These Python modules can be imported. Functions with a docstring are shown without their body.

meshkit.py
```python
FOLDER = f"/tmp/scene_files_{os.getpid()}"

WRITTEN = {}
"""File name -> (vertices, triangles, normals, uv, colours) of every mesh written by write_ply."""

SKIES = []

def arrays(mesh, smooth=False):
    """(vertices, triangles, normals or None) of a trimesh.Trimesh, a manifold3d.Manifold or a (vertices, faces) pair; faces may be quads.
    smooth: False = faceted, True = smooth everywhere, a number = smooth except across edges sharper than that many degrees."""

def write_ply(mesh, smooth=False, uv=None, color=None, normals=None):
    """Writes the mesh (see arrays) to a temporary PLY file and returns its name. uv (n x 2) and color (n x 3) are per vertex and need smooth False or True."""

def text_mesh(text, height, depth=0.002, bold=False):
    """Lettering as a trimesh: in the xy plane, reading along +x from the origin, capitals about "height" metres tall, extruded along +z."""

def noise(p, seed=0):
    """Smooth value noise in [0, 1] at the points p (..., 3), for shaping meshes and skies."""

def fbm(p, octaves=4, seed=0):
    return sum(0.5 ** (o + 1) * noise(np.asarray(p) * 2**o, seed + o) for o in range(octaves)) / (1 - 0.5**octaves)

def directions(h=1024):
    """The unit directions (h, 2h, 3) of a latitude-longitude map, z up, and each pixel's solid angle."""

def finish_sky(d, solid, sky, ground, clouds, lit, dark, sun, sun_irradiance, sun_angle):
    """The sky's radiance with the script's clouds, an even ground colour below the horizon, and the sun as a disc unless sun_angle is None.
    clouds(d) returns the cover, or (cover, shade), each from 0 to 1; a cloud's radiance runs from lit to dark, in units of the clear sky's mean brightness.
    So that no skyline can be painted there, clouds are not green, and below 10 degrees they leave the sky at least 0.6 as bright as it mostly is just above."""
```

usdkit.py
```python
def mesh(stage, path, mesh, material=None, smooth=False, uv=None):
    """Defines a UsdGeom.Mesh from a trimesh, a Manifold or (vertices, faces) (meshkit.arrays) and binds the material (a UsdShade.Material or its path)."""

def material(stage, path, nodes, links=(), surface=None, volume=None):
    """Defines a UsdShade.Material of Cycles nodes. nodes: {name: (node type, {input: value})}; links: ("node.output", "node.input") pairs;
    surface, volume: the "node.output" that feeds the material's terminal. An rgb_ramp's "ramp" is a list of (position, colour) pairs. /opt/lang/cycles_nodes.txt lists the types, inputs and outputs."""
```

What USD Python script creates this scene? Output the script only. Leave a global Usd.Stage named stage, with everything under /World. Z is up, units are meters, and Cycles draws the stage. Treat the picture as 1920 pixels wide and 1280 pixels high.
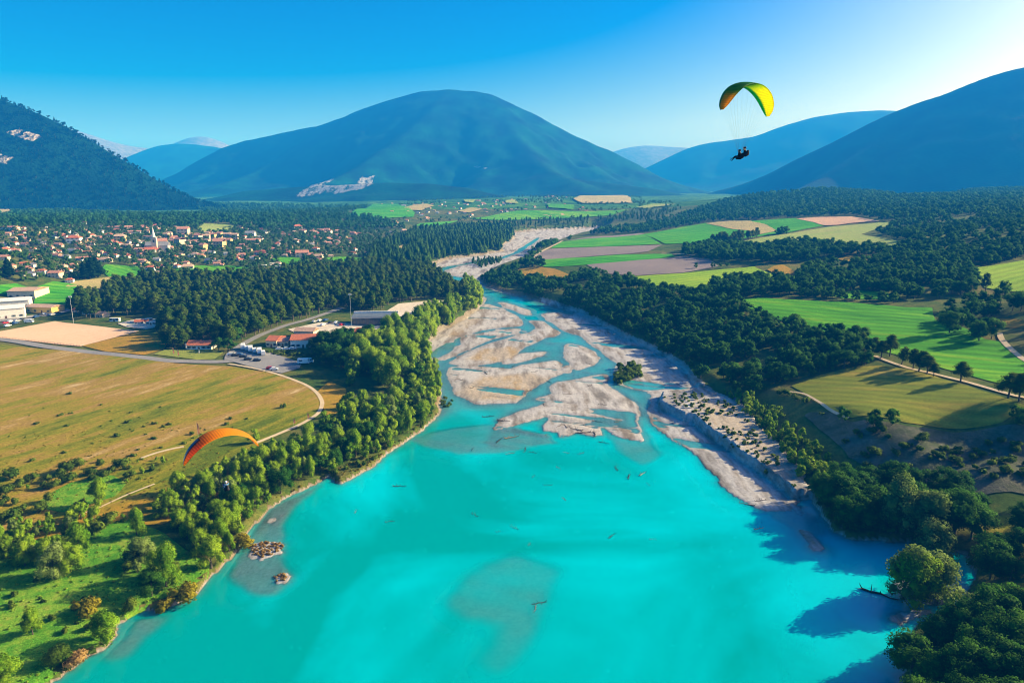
import math, random
import numpy as np, trimesh, shapely, usdkit, meshkit
import manifold3d as m3
from shapely.geometry import Polygon, LineString
from shapely.ops import unary_union
from scipy.interpolate import RBFInterpolator
from scipy.ndimage import distance_transform_edt, gaussian_filter, map_coordinates
from scipy.spatial import Delaunay
from pxr import Usd, UsdGeom, UsdLux, UsdShade, Gf, Sdf, Vt

SUN_AZ, SUN_EL = 1.28, 0.42
SUN_INT, SKY_STRENGTH, SKY_SAT, SKY_HUE, SKY_AEROSOL, EXPOSURE = 1.25, 0.085, 2.1, 0.513, 7.0, 1.15
SKY_SCALE, SKY_GAMMA = 1.0, 1.0
WATER_A, WATER_B = (.0, .27, .265), (.0, .45, .51)
HAZE_TOP, HAZE_DENS, HAZE_COL, HAZE_G, HAZE_ABS = 800.0, 0.00016, (.01, .26, 1.0), 0.0, (.92, .92, .92)

stage = Usd.Stage.CreateInMemory()
UsdGeom.SetStageUpAxis(stage, 'Z'); UsdGeom.SetStageMetersPerUnit(stage, 1.0)
UsdGeom.Xform.Define(stage, '/World'); UsdGeom.Scope.Define(stage, '/World/Looks')

# ------------------------------------------------------------------ camera, sky, sun, exposure
CAM_H, HORIZON, F = 100.0, 345.0, 1280.0
PITCH = math.atan((640 - HORIZON) / F)
cam = UsdGeom.Camera.Define(stage, '/World/camera')
cam.CreateHorizontalApertureAttr(36.0); cam.CreateVerticalApertureAttr(24.0); cam.CreateFocalLengthAttr(24.0)
cam.CreateClippingRangeAttr((0.5, 100000.0)); cam.CreateFStopAttr(0.0)
cam.AddTranslateOp().Set((0, 0, CAM_H)); cam.AddRotateXOp().Set(90 - math.degrees(PITCH))
cam.CreateExposureAttr(EXPOSURE)

sun_dir = np.array([math.sin(SUN_AZ) * math.cos(SUN_EL), math.cos(SUN_AZ) * math.cos(SUN_EL), math.sin(SUN_EL)])
dome = UsdLux.DomeLight.Define(stage, '/World/sky')
skym = usdkit.material(stage, '/World/Looks/sky', {
    's': ('sky_texture', {'sky_type': 'single_scattering', 'sun_disc': False, 'sun_elevation': SUN_EL, 'sun_rotation': SUN_AZ, 'altitude': 900.0, 'air_density': 1.0, 'aerosol_density': SKY_AEROSOL, 'ozone_density': 3.0}),
    'h': ('hsv', {'saturation': SKY_SAT, 'value': 1.0, 'hue': SKY_HUE}),
    'x': ('vector_math', {'math_type': 'scale', 'scale': SKY_SCALE}), 'gm': ('gamma', {'gamma': SKY_GAMMA}), 'b': ('background_shader', {'strength': SKY_STRENGTH})}, [('s.color', 'h.color'), ('h.color', 'x.vector1'), ('x.vector', 'gm.color'), ('gm.color', 'b.color')], surface='b.background')
UsdShade.MaterialBindingAPI.Apply(dome.GetPrim()).Bind(skym)
dome.GetPrim().SetCustomDataByKey('kind', 'structure')
sun = UsdLux.DistantLight.Define(stage, '/World/sun')
sun.CreateIntensityAttr(SUN_INT); sun.CreateAngleAttr(0.5); sun.CreateNormalizeAttr(True); sun.CreateColorAttr((1.0, 0.88, 0.66))
zax = Gf.Vec3d(*map(float, sun_dir))
sun.AddTransformOp().Set(Gf.Matrix4d(Gf.Rotation(Gf.Vec3d(0, 0, 1), zax), Gf.Vec3d(0, 0, 0)))

# ------------------------------------------------------------------ helpers
RNG = np.random.default_rng(7)
_names = {}
def uname(base, parent='/World'):
    k = (parent, base); n = _names.get(k, 0); _names[k] = n + 1
    return base if n == 0 else f'{base}_{n:03d}'
def data(p, **kw):
    for k, v in kw.items():
        if v is not None: p.SetCustomDataByKey(k, v)
    return p
def put_mesh(path, v, f, mat=None, normals=None, prim=None):
    m = UsdGeom.Mesh.Define(stage, path)
    v = np.asarray(v, np.float32); f = np.asarray(f, np.int32)
    m.CreatePointsAttr(Vt.Vec3fArray.FromNumpy(v))
    m.CreateFaceVertexCountsAttr(Vt.IntArray.FromNumpy(np.full(len(f), f.shape[1], np.int32)))
    m.CreateFaceVertexIndicesAttr(Vt.IntArray.FromNumpy(np.ascontiguousarray(f).ravel()))
    m.CreateSubdivisionSchemeAttr('none')
    if normals is not None:
        m.CreateNormalsAttr(Vt.Vec3fArray.FromNumpy(np.asarray(normals, np.float32))); m.SetNormalsInterpolation('vertex')
    for k, a in (prim or {}).items():
        a = np.asarray(a, np.float32)
        if a.ndim == 1: UsdGeom.PrimvarsAPI(m).CreatePrimvar(k, Sdf.ValueTypeNames.FloatArray, 'vertex').Set(Vt.FloatArray.FromNumpy(a))
        else: UsdGeom.PrimvarsAPI(m).CreatePrimvar(k, Sdf.ValueTypeNames.Color3fArray, 'vertex').Set(Vt.Vec3fArray.FromNumpy(a))
    if mat is not None: UsdShade.MaterialBindingAPI.Apply(m.GetPrim()).Bind(mat)
    return m.GetPrim()
def vnormals(v, f):
    n = np.zeros_like(v); a = np.cross(v[f[:, 1]] - v[f[:, 0]], v[f[:, 2]] - v[f[:, 0]])
    for k in range(3): np.add.at(n, f[:, k], a)
    return n / np.maximum(np.linalg.norm(n, axis=1, keepdims=True), 1e-12)
def top_mesh(name, v, f, mat, label=None, category=None, kind=None, group=None, smooth=True, prim=None):
    v = np.asarray(v, float); f = np.asarray(f)
    p = put_mesh('/World/' + uname(name), v, f, mat, vnormals(v, f) if smooth else None, prim)
    return data(p, label=label, category=category, kind=kind, group=group)
def xform(path, loc=None, rz=0.0, scale=None, rx=0.0, ry=0.0):
    x = UsdGeom.Xform.Define(stage, path)
    if loc is not None: x.AddTranslateOp().Set(Gf.Vec3d(*map(float, loc)))
    if rz: x.AddRotateZOp().Set(float(math.degrees(rz)))
    if ry: x.AddRotateYOp().Set(float(math.degrees(ry)))
    if rx: x.AddRotateXOp().Set(float(math.degrees(rx)))
    if scale is not None: x.AddScaleOp().Set(Gf.Vec3f(*np.broadcast_to(np.asarray(scale, float), 3).tolist()))
    return x.GetPrim()
def thing(name, label, category, loc=(0, 0, 0), rz=0.0, group=None, scale=None, kind=None):
    p = xform('/World/' + uname(name), loc, rz, scale)
    return data(p, label=label, category=category, group=group, kind=kind)
def part(parent, name, mesh, mat, smooth=False, label=None):
    path = f'{parent.GetPath()}/{uname(name, str(parent.GetPath()))}'
    p = usdkit.mesh(stage, path, mesh, mat, smooth=smooth).GetPrim()
    return data(p, label=label)
def instance(name, proto, label, category, loc, rz=0.0, scale=None, group=None, ry=0.0, rx=0.0):
    p = xform('/World/' + uname(name), loc, rz, scale, rx=rx, ry=ry)
    p.GetReferences().AddInternalReference(proto); p.SetInstanceable(True)
    return data(p, label=label, category=category, group=group)
stage.CreateClassPrim('/World/Kinds')
def proto(name):
    path = '/World/Kinds/' + uname(name, '/World/Kinds')
    return stage.DefinePrim(path, 'Xform')

def ray(px, py):
    dx = (np.asarray(px, float) - 960) / F; dy = (640 - np.asarray(py, float)) / F
    c, s = math.cos(PITCH), math.sin(PITCH)
    return np.stack(np.broadcast_arrays(dx, c + dy * s, -s + dy * c), -1)
def at_z(px, py, z=0.0):
    r = ray(px, py); t = (z - CAM_H) / r[..., 2]
    return np.array([0, 0, CAM_H]) + r * np.asarray(t)[..., None]
def at_y(px, py, Y):
    r = ray(px, py); return np.array([0, 0, CAM_H]) + r * (Y / r[..., 1])[..., None]
def project(p):
    p = np.asarray(p, float); q = p - np.array([0, 0, CAM_H]); c, s = math.cos(PITCH), math.sin(PITCH)
    fw = q[..., 1] * c - q[..., 2] * s; up = q[..., 1] * s + q[..., 2] * c
    return np.stack([960 + F * q[..., 0] / fw, 640 - F * up / fw, fw], -1)
def vnoise(x, y, scale, seed=0, octaves=3):
    return meshkit.fbm(np.stack([np.asarray(x) / scale, np.asarray(y) / scale, np.zeros_like(np.asarray(x, float)) + seed * 3.7], -1), octaves, seed) - 0.5
def sstep(a, b, x):
    t = np.clip((x - a) / (b - a), 0, 1); return t * t * (3 - 2 * t)

# ------------------------------------------------------------------ the shape of the land: known heights
KNOWN = [  # picture point, height above the lake
 (960,1280,0),(300,1280,.5),(960,1000,0),(1500,1150,0),(700,950,0),(1000,700,0),(1200,760,.5),
 (0,1200,1.5),(100,1100,2),(0,1000,3),(200,950,3),(300,850,4),(0,800,5),(200,720,5.5),(500,720,5),(600,760,4.5),(0,650,7),(300,660,7),(450,670,6.5),(560,640,6),(700,610,6),(800,580,5),(700,700,4),(750,760,2.5),(640,830,2.5),(450,960,1.8),
 (200,580,9),(400,580,9),(600,560,8),(800,520,7),(0,560,11),(100,540,13),(0,480,22),(200,500,15),(300,470,20),(450,480,16),(600,490,12),(700,470,14),(400,450,20),(600,440,18),(0,430,46),(200,420,40),(400,415,34),(600,415,28),(740,440,14),(840,480,6),(900,440,10),
 (860,540,1),(900,500,3),(960,460,6),(1100,430,9),
 (1350,760,3.5),(1450,830,4),(1500,900,3),(1540,860,4),(1650,905,3),(1780,900,3),(1900,905,4),(1520,765,13),(1600,787,17),(1750,803,21),(1900,800,27),(1700,740,18),(1650,620,22),(1600,567,24),(1390,575,20),(1330,640,9),(1230,660,1),(1187,530,17),(1130,600,2),
 (1250,520,18),(1050,540,8),(1000,530,5),(1010,500,11),(1000,480,12),(1100,480,16),(1250,470,20),(1050,455,14),(1200,440,20),(1300,440,25),(1450,450,30),(1400,500,24),(1550,500,28),(1300,560,18),(1550,430,38),(1490,412,42),(1600,410,46),(1700,415,48),(1650,440,40),(1700,500,34),(1900,500,38),(1920,560,30),(1850,600,25),(1920,680,23),(1800,680,21),(1920,760,27),(1920,430,58),(1800,400,60),
 (1600,960,2),(1750,950,3),(1900,940,4.5),(1900,1080,5),(1850,1200,4),(1750,1250,2),(1920,1280,6),(2050,1000,12),(2100,700,28),(2100,500,55),(-150,700,7),(-150,1000,4),(-150,500,24),(-150,430,60)]
KNOWN_D = [(720,390,1750),(900,377,2150),(1120,366,2550),(1230,384,2250),(1000,400,1620),(800,420,1400),(1250,375,2700),(1300,386,1700),(1420,372,1750),(1540,353,1900),(1640,366,1850),(1700,372,1800),(1800,366,1850),(1920,358,1900),(2100,352,1900),(400,400,1900),(200,400,1700),(0,402,1600),(600,400,2000)]
pts = [at_z(a, b, z) for a, b, z in KNOWN] + [at_y(a, b, Y) for a, b, Y in KNOWN_D]
for az in np.radians(np.arange(-60, 61, 15)): pts.append(np.array([math.sin(az) * 9000, math.cos(az) * 9000, 30.0]))
for az in np.radians(np.arange(-60, 61, 20)): pts.append(np.array([math.sin(az) * 50, math.cos(az) * 50, 1.0 + 4 * abs(math.sin(az))]))
pts = np.array(pts)
lp = lambda x, y: np.stack([np.arctan2(x, y), np.log(np.hypot(x, y))], -1)
rbf = RBFInterpolator(lp(pts[:, 0], pts[:, 1]), pts[:, 2], kernel='linear', smoothing=0.002)
AZ0, AZ1, R0, R1 = -0.98, 0.98, 50.0, 26000.0
gaz, glr = np.linspace(AZ0, AZ1, 220), np.linspace(math.log(R0), math.log(R1), 400)
coarse = rbf(np.stack(np.meshgrid(gaz, glr, indexing='ij'), -1).reshape(-1, 2)).reshape(220, 400)
coarse = gaussian_filter(coarse, (2.0, 2.0), mode='nearest')
def base_z(x, y):
    a = (np.arctan2(x, y) - AZ0) / (AZ1 - AZ0) * 219; r = (np.log(np.maximum(np.hypot(x, y), R0)) - math.log(R0)) / (math.log(R1) - math.log(R0)) * 399
    return map_coordinates(coarse, [np.ravel(a), np.ravel(r)], order=1, mode='nearest').reshape(np.shape(x))
def water_z(x, y):
    d = np.hypot(x, y); return 0.0055 * np.maximum(d - 470, 0)
def at_ground(px, py):
    """The point of the land under a picture point (by marching)."""
    px, py = np.broadcast_arrays(np.asarray(px, float), np.asarray(py, float)); z = np.full(px.shape, 5.0)
    for _ in range(40):
        p = at_z(px, np.maximum(py, HORIZON + 4), z); z = 0.5 * z + 0.5 * np.minimum(base_z(p[..., 0], p[..., 1]), 98)
    return at_z(px, np.maximum(py, HORIZON + 4), z)
def world_poly(points, wz=False):
    q = np.array(points, float); p = at_z(q[:, 0], q[:, 1], 0.0) if wz else at_ground(q[:, 0], q[:, 1])
    return Polygon(p[:, :2]).buffer(0)
def river_poly(points):
    q = np.array(points, float); z = np.zeros(len(q))
    for _ in range(25):
        p = at_z(q[:, 0], q[:, 1], z); z = water_z(p[:, 0], p[:, 1])
    return Polygon(p[:, :2]).buffer(0)
def smooth_poly(poly, r):
    return poly.buffer(r, join_style=1).buffer(-2 * r, join_style=1).buffer(r, join_style=1)

CORRIDOR = [(-60,1420),(60,1300),(100,1276),(133,1253),(160,1230),(200,1212),(216,1195),(222,1172),(250,1150),(275,1140),(303,1146),(328,1136),(362,1120),(393,1083),(420,1050),(437,1036),(455,1018),(467,993),(500,963),(513,950),(547,926),(587,908),(617,893),(640,910),(670,893),(700,875),(723,852),(757,830),(793,805),(822,777),(826,735),(818,697),(800,680),(797,660),(803,640),(827,621),(873,600),(900,577),(905,560),(893,545),(868,531),(840,524),(818,508),(814,497),(840,487),(893,481),(945,472),(940,462),(966,447),(958,438),(1000,434),(1040,432),(1107,429),(1123,427),(1125,431),(1107,435),(1057,449),(1023,462),(992,476),(970,490),(928,503),(900,520),(908,535),(945,548),(990,558),(1040,573),(1095,590),(1130,612),(1180,638),(1230,660),(1280,690),(1300,720),(1330,750),(1385,765),(1425,815),(1470,855),(1500,890),(1510,915),(1527,937),(1540,965),(1560,992),(1600,1012),(1650,1012),(1700,1016),(1760,1032),(1812,1040),(1826,1075),(1800,1120),(1762,1155),(1715,1188),(1695,1220),(1685,1290),(1680,1420)]
BARS = [
 [(780,640),(830,610),(875,590),(903,572),(912,571),(937,578),(966,593),(975,603),(970,611),(937,613),(893,620),(862,630),(833,641),(812,651),(800,662),(790,660)],
 [(870,634),(914,624),(945,620),(972,617),(966,624),(924,634),(889,647),(858,661),(833,674),(816,680),(839,666),(872,646)],
 [(847,680),(866,666),(901,653),(935,641),(966,632),(997,624),(1012,616),(1003,607),(997,602),(1016,603),(1029,613),(1047,624),(1041,628),(1018,633),(978,651),(970,661),(949,674),(920,682),(872,686)],
 [(943,674),(978,663),(1024,659),(1012,668),(966,680),(945,682)],
 [(1066,644),(1089,649),(1112,661),(1122,672),(1110,684),(1079,694),(1070,680),(1057,670),(1060,657)],
 [(843,689),(883,687),(937,691),(953,693),(978,684),(1008,681),(1041,676),(1049,684),(1051,699),(1031,709),(1020,716),(987,733),(980,743),(970,753),(923,755),(887,757),(870,747),(850,738),(847,717)],
 [(1056,691),(1066,683),(1072,691),(1066,698),(1058,698)],
 [(1133,702),(1137,710),(1133,720),(1160,740),(1187,757),(1195,777),(1197,800),(1210,828),(1173,823),(1153,817),(1127,793),(1133,817),(1113,819),(1083,813),(1050,820),(1045,810),(1020,807),(1017,797),(1033,777),(997,787),(960,800),(923,807),(933,787),(980,770),(1013,762),(1040,753),(1007,750),(1037,740),(1033,727),(1047,717),(1083,712),(1117,705)],
 [(1020,590),(1037,586),(1070,592),(1095,580),(1180,625),(1240,650),(1300,690),(1340,740),(1400,760),(1450,815),(1520,880),(1525,930),(1500,940),(1487,948),(1478,957),(1430,957),(1397,940),(1360,917),(1330,887),(1297,847),(1273,830),(1240,810),(1220,793),(1222,760),(1220,743),(1207,733),(1183,728),(1164,720),(1152,705),(1160,682),(1139,666),(1112,645),(1089,628),(1066,622),(1049,613),(1030,600)],
 [(806,510),(812,494),(840,484),(893,478),(950,470),(935,462),(960,446),(955,436),(1000,431),(1107,426),(1130,428),(1107,437),(1057,451),(1023,464),(992,478),(970,492),(930,505),(905,517),(893,528),(870,520),(840,515)],
 [(1487,945),(1500,950),(1505,962),(1496,968),(1486,958)],
 [(1490,995),(1506,992),(1520,1005),(1540,1020),(1548,1030),(1530,1035),(1512,1018)],
 [(470,1020),(500,1014),(534,1018),(530,1035),(495,1046),(468,1042)],
 [(512,1080),(530,1072),(541,1078),(538,1090),(518,1092)],
 [(262,1157),(275,1150),(281,1158),(274,1166)],
 [(935,566),(960,572),(985,582),(995,592),(975,586),(950,577)],[(872,679),(885,674),(884,684),(874,688)],
 [(1672,1098),(1688,1080),(1720,1066),(1770,1068),(1790,1100),(1775,1128),(1735,1138),(1700,1128)],
 [(1668,1160),(1700,1150),(1745,1140),(1750,1150),(1712,1168),(1690,1176)],
]
SHOALS = [(.10, [(418,1085),(440,1040),(470,1000),(510,955),(560,922),(600,908),(560,950),(540,990),(533,1030),(545,1085),(520,1110),(470,1115),(440,1105)]),(.25, [(903,828),(930,800),(1030,812),(1040,830),(960,836),(910,842)]),(.75, [(840,1130),(900,1060),(960,1040),(1040,1060),(1020,1130),(960,1240),(920,1230),(950,1160),(870,1160)]),(.5, [(1130,800),(1200,790),(1240,850),(1200,870),(1150,840)]),(.5, [(740,820),(860,800),(960,790),(1020,830),(930,850),(850,850)]),(.3, [(225,1195),(260,1155),(300,1150),(330,1150),(280,1190),(240,1230),(180,1240)]),(.45, [(1410,945),(1480,955),(1520,960),(1560,1010),(1500,1005),(1440,970)]),(.22, [(800,660),(850,632),(900,622),(960,612),(1000,615),(990,640),(900,660),(850,690),(815,700)]),(.35, [(1060,640),(1110,650),(1150,690),(1130,715),(1060,720),(1030,700),(1000,660),(1020,640)]),(.3, [(850,690),(960,650),(1060,660),(1050,720),(900,760),(840,720)])]
STREAM = [(1010,446,9),(988,461,9),(968,474,9),(940,484,7),(898,491,7),(850,499,9),(820,507,10),(836,518,9),(862,530,10),(893,545,11),(912,556,12)]
TERRACE = [(1285,740),(1240,745),(1235,765),(1280,790),(1300,793),(1330,820),(1363,843),(1397,870),(1430,893),(1460,913),(1487,937),(1530,935),(1560,900),(1480,800),(1400,745),(1340,735)]
corridor = smooth_poly(river_poly(CORRIDOR), 1.5)
bars = unary_union([smooth_poly(river_poly(b), 1.0) for b in BARS])
sq = np.array(STREAM, float); sz = np.zeros(len(sq))
for _ in range(25):
    sp = at_z(sq[:, 0], sq[:, 1], sz); sz = water_z(sp[:, 0], sp[:, 1])
stream = unary_union([LineString([sp[i, :2], sp[i + 1, :2]]).buffer((sq[i, 2] + sq[i + 1, 2]) / 2) for i in range(len(sq) - 1)])
bars = bars.difference(stream)
terrace = river_poly(TERRACE)

# raster of distances, one metre cells
RX0, RX1, RY0, RY1 = -430, 470, 60, 1700
xs, ys = np.arange(RX0, RX1) + 0.5, np.arange(RY0, RY1) + 0.5
GX, GY = np.meshgrid(xs, ys)
wx, wy = 5.0 * vnoise(GX, GY, 14, 1), 5.0 * vnoise(GX, GY, 14, 2)
def signed(poly, warp=1.0):
    if poly.is_empty: return np.full(GX.shape, -999.0)
    shapely.prepare(poly); a = shapely.contains_xy(poly, GX + wx * warp, GY + wy * warp)
    return (distance_transform_edt(a) - distance_transform_edt(~a)).astype(np.float32)
sd_c, sd_b, sd_t = signed(corridor), signed(bars), signed(terrace, 0.5)
sh_d = np.full(GX.shape, 9.0, np.float32)
for dep, q in SHOALS:
    e = signed(river_poly(q), 1.6); sh_d = np.minimum(sh_d, np.where(e > -9, dep + 3.0 * sstep(1, 9 if dep > .5 else 4.5, -e + 1), 9.0)).astype(np.float32)
sh_d = gaussian_filter(sh_d, 1.0)
def rast(a, x, y):
    return map_coordinates(a, [np.ravel(y) - RY0 - 0.5, np.ravel(x) - RX0 - 0.5], order=1, mode='nearest').reshape(np.shape(x))
def inside_raster(x, y): return (x > RX0) & (x < RX1) & (y > RY0) & (y < RY1)
def land(x, y):
    """Height of the ground (lake bed included)."""
    x, y = np.asarray(x, float), np.asarray(y, float)
    b = base_z(x, y); d = np.hypot(x, y)
    z = b + vnoise(x, y, 60, 3) * np.clip(d / 250, 0.6, 3) * 1.2
    ok = inside_raster(x, y); w = water_z(x, y)
    c, g, t, s = rast(sd_c, x, y), rast(sd_b, x, y), rast(sd_t, x, y), rast(sh_d, x, y)
    n1 = vnoise(x, y, 9, 5, 4); n2 = vnoise(x, y, 35, 6, 3)
    fl = vnoise((x * .35 + y * .94) * 1.0, (y * .35 - x * .94) * .16, 9, 8, 4)
    bank = w + np.minimum(np.maximum(z - w, 0.5), 0.35 - 0.55 * np.minimum(c, 0) + 0.4 * n1)
    bank = np.maximum(bank, np.minimum(z + 1, w + 3.2 * sstep(-25, -3, t)))
    delta = sstep(262, 300, d) * (x < 140)
    depth = -np.minimum((0.45 - .40 * delta) * np.minimum(c, np.maximum(-g, 0)) + 0.02, 2.6 - 1.75 * delta) + delta * .25 * n2
    depth = np.maximum(depth, np.minimum(-s + 0.7 * vnoise(x + 6 * n1, y, 16, 15, 4) + .9 * np.minimum(fl, .1) - .02, -.03))
    gz = np.minimum(0.045 * np.maximum(g, 0), 0.26) + 0.40 * n1 * sstep(0, 4, g) + 0.5 * (n2 + 0.03) * sstep(1, 8, g) - 0.62 * sstep(.07, .17, fl) * sstep(0, 3, g) * (d < 600) * (t < 0)
    inner = w + np.where(g > 0, gz + 0.02, depth)
    inner = np.where(c > 0, inner + 3.2 * sstep(-0.5, 1.2, t) + 0.3 * sstep(0, 5, t) * n1, 0)
    wgt = sstep(-1.5, 1.5, c)
    out = np.where(ok, bank * (1 - wgt) + inner * wgt, z)
    return out
def shore(x, y):
    return np.where(inside_raster(x, y), rast(sd_c, x, y), -60)

# master grid of the land, in rings that widen with distance
NA, NR, RFAR = 900, 700, 1750.0
az = np.linspace(-0.93, 0.93, NA); rr = np.exp(np.linspace(math.log(62), math.log(RFAR), NR))
MA, MR = np.meshgrid(az, rr)
MX, MY = MR * np.sin(MA), MR * np.cos(MA)
MZ = land(MX, MY); MC = shore(MX, MY)
LZ = MZ
def gz_at(x, y):
    """Height of the built ground mesh."""
    x, y = np.asarray(x, float), np.asarray(y, float); d = np.hypot(x, y)
    a = (np.arctan2(x, y) + 0.93) / 1.86 * (NA - 1); r = (np.log(np.maximum(d, 1)) - math.log(62)) / (math.log(RFAR) - math.log(62)) * (NR - 1)
    near = map_coordinates(MZ, [np.ravel(r), np.ravel(a)], order=1, mode='nearest').reshape(x.shape)
    return np.where(d < RFAR - 20, near, base_z(x, y))
def on_ground(px, py):
    """A picture point on the built ground: walks along the ray until it dips under the land."""
    px, py = np.atleast_1d(np.asarray(px, float)), np.atleast_1d(np.asarray(py, float)); out = []
    for a, b in zip(px, py):
        r = ray(a, b); r = r / np.hypot(r[0], r[1]); t = np.exp(np.linspace(math.log(70), math.log(6000), 1500))
        P = np.array([0, 0, CAM_H]) + r * t[:, None]; h = gz_at(P[:, 0], P[:, 1]); k = np.argmax(P[:, 2] <= h)
        if k == 0 and P[0, 2] > h[0]: k = len(t) - 1
        k = max(k, 1); f0, f1 = P[k - 1, 2] - h[k - 1], P[k, 2] - h[k]; u = np.clip(f0 / (f0 - f1 + 1e-9), 0, 1)
        q = P[k - 1] * (1 - u) + P[k] * u; q[2] = float(gz_at(q[0:1], q[1:2])[0]); out.append(q)
    return np.array(out)
def grid_faces(keep):
    i = np.arange(NR - 1)[:, None] * NA + np.arange(NA - 1)[None, :]
    k = keep[:-1, :-1] | keep[1:, :-1] | keep[:-1, 1:] | keep[1:, 1:]
    i = i[k]
    q = np.stack([i, i + 1, i + NA + 1, i + NA], -1)
    return np.vstack([q[:, [0, 1, 2]], q[:, [0, 2, 3]]])
def sub_grid(keep, zz, extra=None):
    f = grid_faces(keep); u, inv = np.unique(f, return_inverse=True)
    v = np.stack([MX.ravel()[u], MY.ravel()[u], zz.ravel()[u]], -1)
    return v, inv.reshape(f.shape), u
# ------------------------------------------------------------------ materials of the land
def mat(name, nodes, links, surface='p.BSDF', **k):
    return usdkit.material(stage, '/World/Looks/' + name, nodes, links, surface=surface, **k)
def ground_mat(name, cols, big=40.0, small=3.0, fine=0.6, stretch=(1, 1), rot=0.0, bump=0.5, rough=0.95, mixf=0.5, finec=0.25, rows=None):
    """A patchy ground: a ramp of colours over broad noise, broken up by finer noise; stretch elongates the patches."""
    n = {'g': ('geometry', {}), 'm': ('mapping', {'mapping_type': 'texture', 'rotation': (0, 0, rot), 'scale': (stretch[0], stretch[1], 1.0)}),
         'a': ('noise_texture', {'scale': 1.0 / big, 'detail': 5.0, 'roughness': 0.6}), 'b': ('noise_texture', {'scale': 1.0 / small, 'detail': 4.0, 'roughness': 0.65}),
         'c': ('noise_texture', {'scale': 1.0 / fine, 'detail': 3.0, 'roughness': 0.7}),
         'ab': ('mix_float', {'fac': mixf}), 'r': ('rgb_ramp', {'ramp': cols}), 'v': ('map_range', {'from_min': 0.25, 'from_max': 0.75, 'to_min': 1 - finec, 'to_max': 1 + finec}),
         'x': ('vector_math', {'math_type': 'scale'}), 'bu': ('bump', {'strength': bump, 'distance': 0.3}), 'p': ('principled_bsdf', {'roughness': rough, 'specular_ior_level': 0.04})}
    l = [('g.position', 'm.vector'), ('m.vector', 'a.vector'), ('m.vector', 'b.vector'), ('g.position', 'c.vector'), ('a.fac', 'ab.a'), ('b.fac', 'ab.b'), ('ab.result', 'r.fac'),
         ('r.color', 'x.vector1'), ('c.fac', 'v.value'), ('v.result', 'x.scale'), ('x.vector', 'p.base_color'), ('c.fac', 'bu.height'), ('bu.normal', 'p.normal')]
    if rows:
        n |= {'wm': ('mapping', {'rotation': (0, 0, rows[1])}), 'w': ('wave_texture', {'scale': rows[0], 'distortion': 1.5, 'detail': 2.0, 'detail_scale': .4, 'bands_direction': 'x'}), 'wr': ('map_range', {'from_min': 0.0, 'from_max': 1.0, 'to_min': 1 - rows[2], 'to_max': 1 + rows[2]}), 'x2': ('vector_math', {'math_type': 'scale'})}
        l.remove(('x.vector', 'p.base_color')); l += [('g.position', 'wm.vector'), ('wm.vector', 'w.vector'), ('w.fac', 'wr.value'), ('x.vector', 'x2.vector1'), ('wr.result', 'x2.scale'), ('x2.vector', 'p.base_color')]
    return mat(name, n, l)
M = {}
M['ground'] = ground_mat('scrub_ground', [(0.3, (.018, .045, .012)), (.45, (.045, .085, .016)), (.55, (.10, .11, .025)), (.7, (.16, .12, .045))], 60, 8, 1.0)
M['valley'] = ground_mat('valley_pasture', [(.3, (.012, .06, .012)), (.45, (.02, .085, .014)), (.55, (.05, .15, .02)), (.65, (.10, .22, .03))], 160, 40, 4.0, finec=.3)
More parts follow.
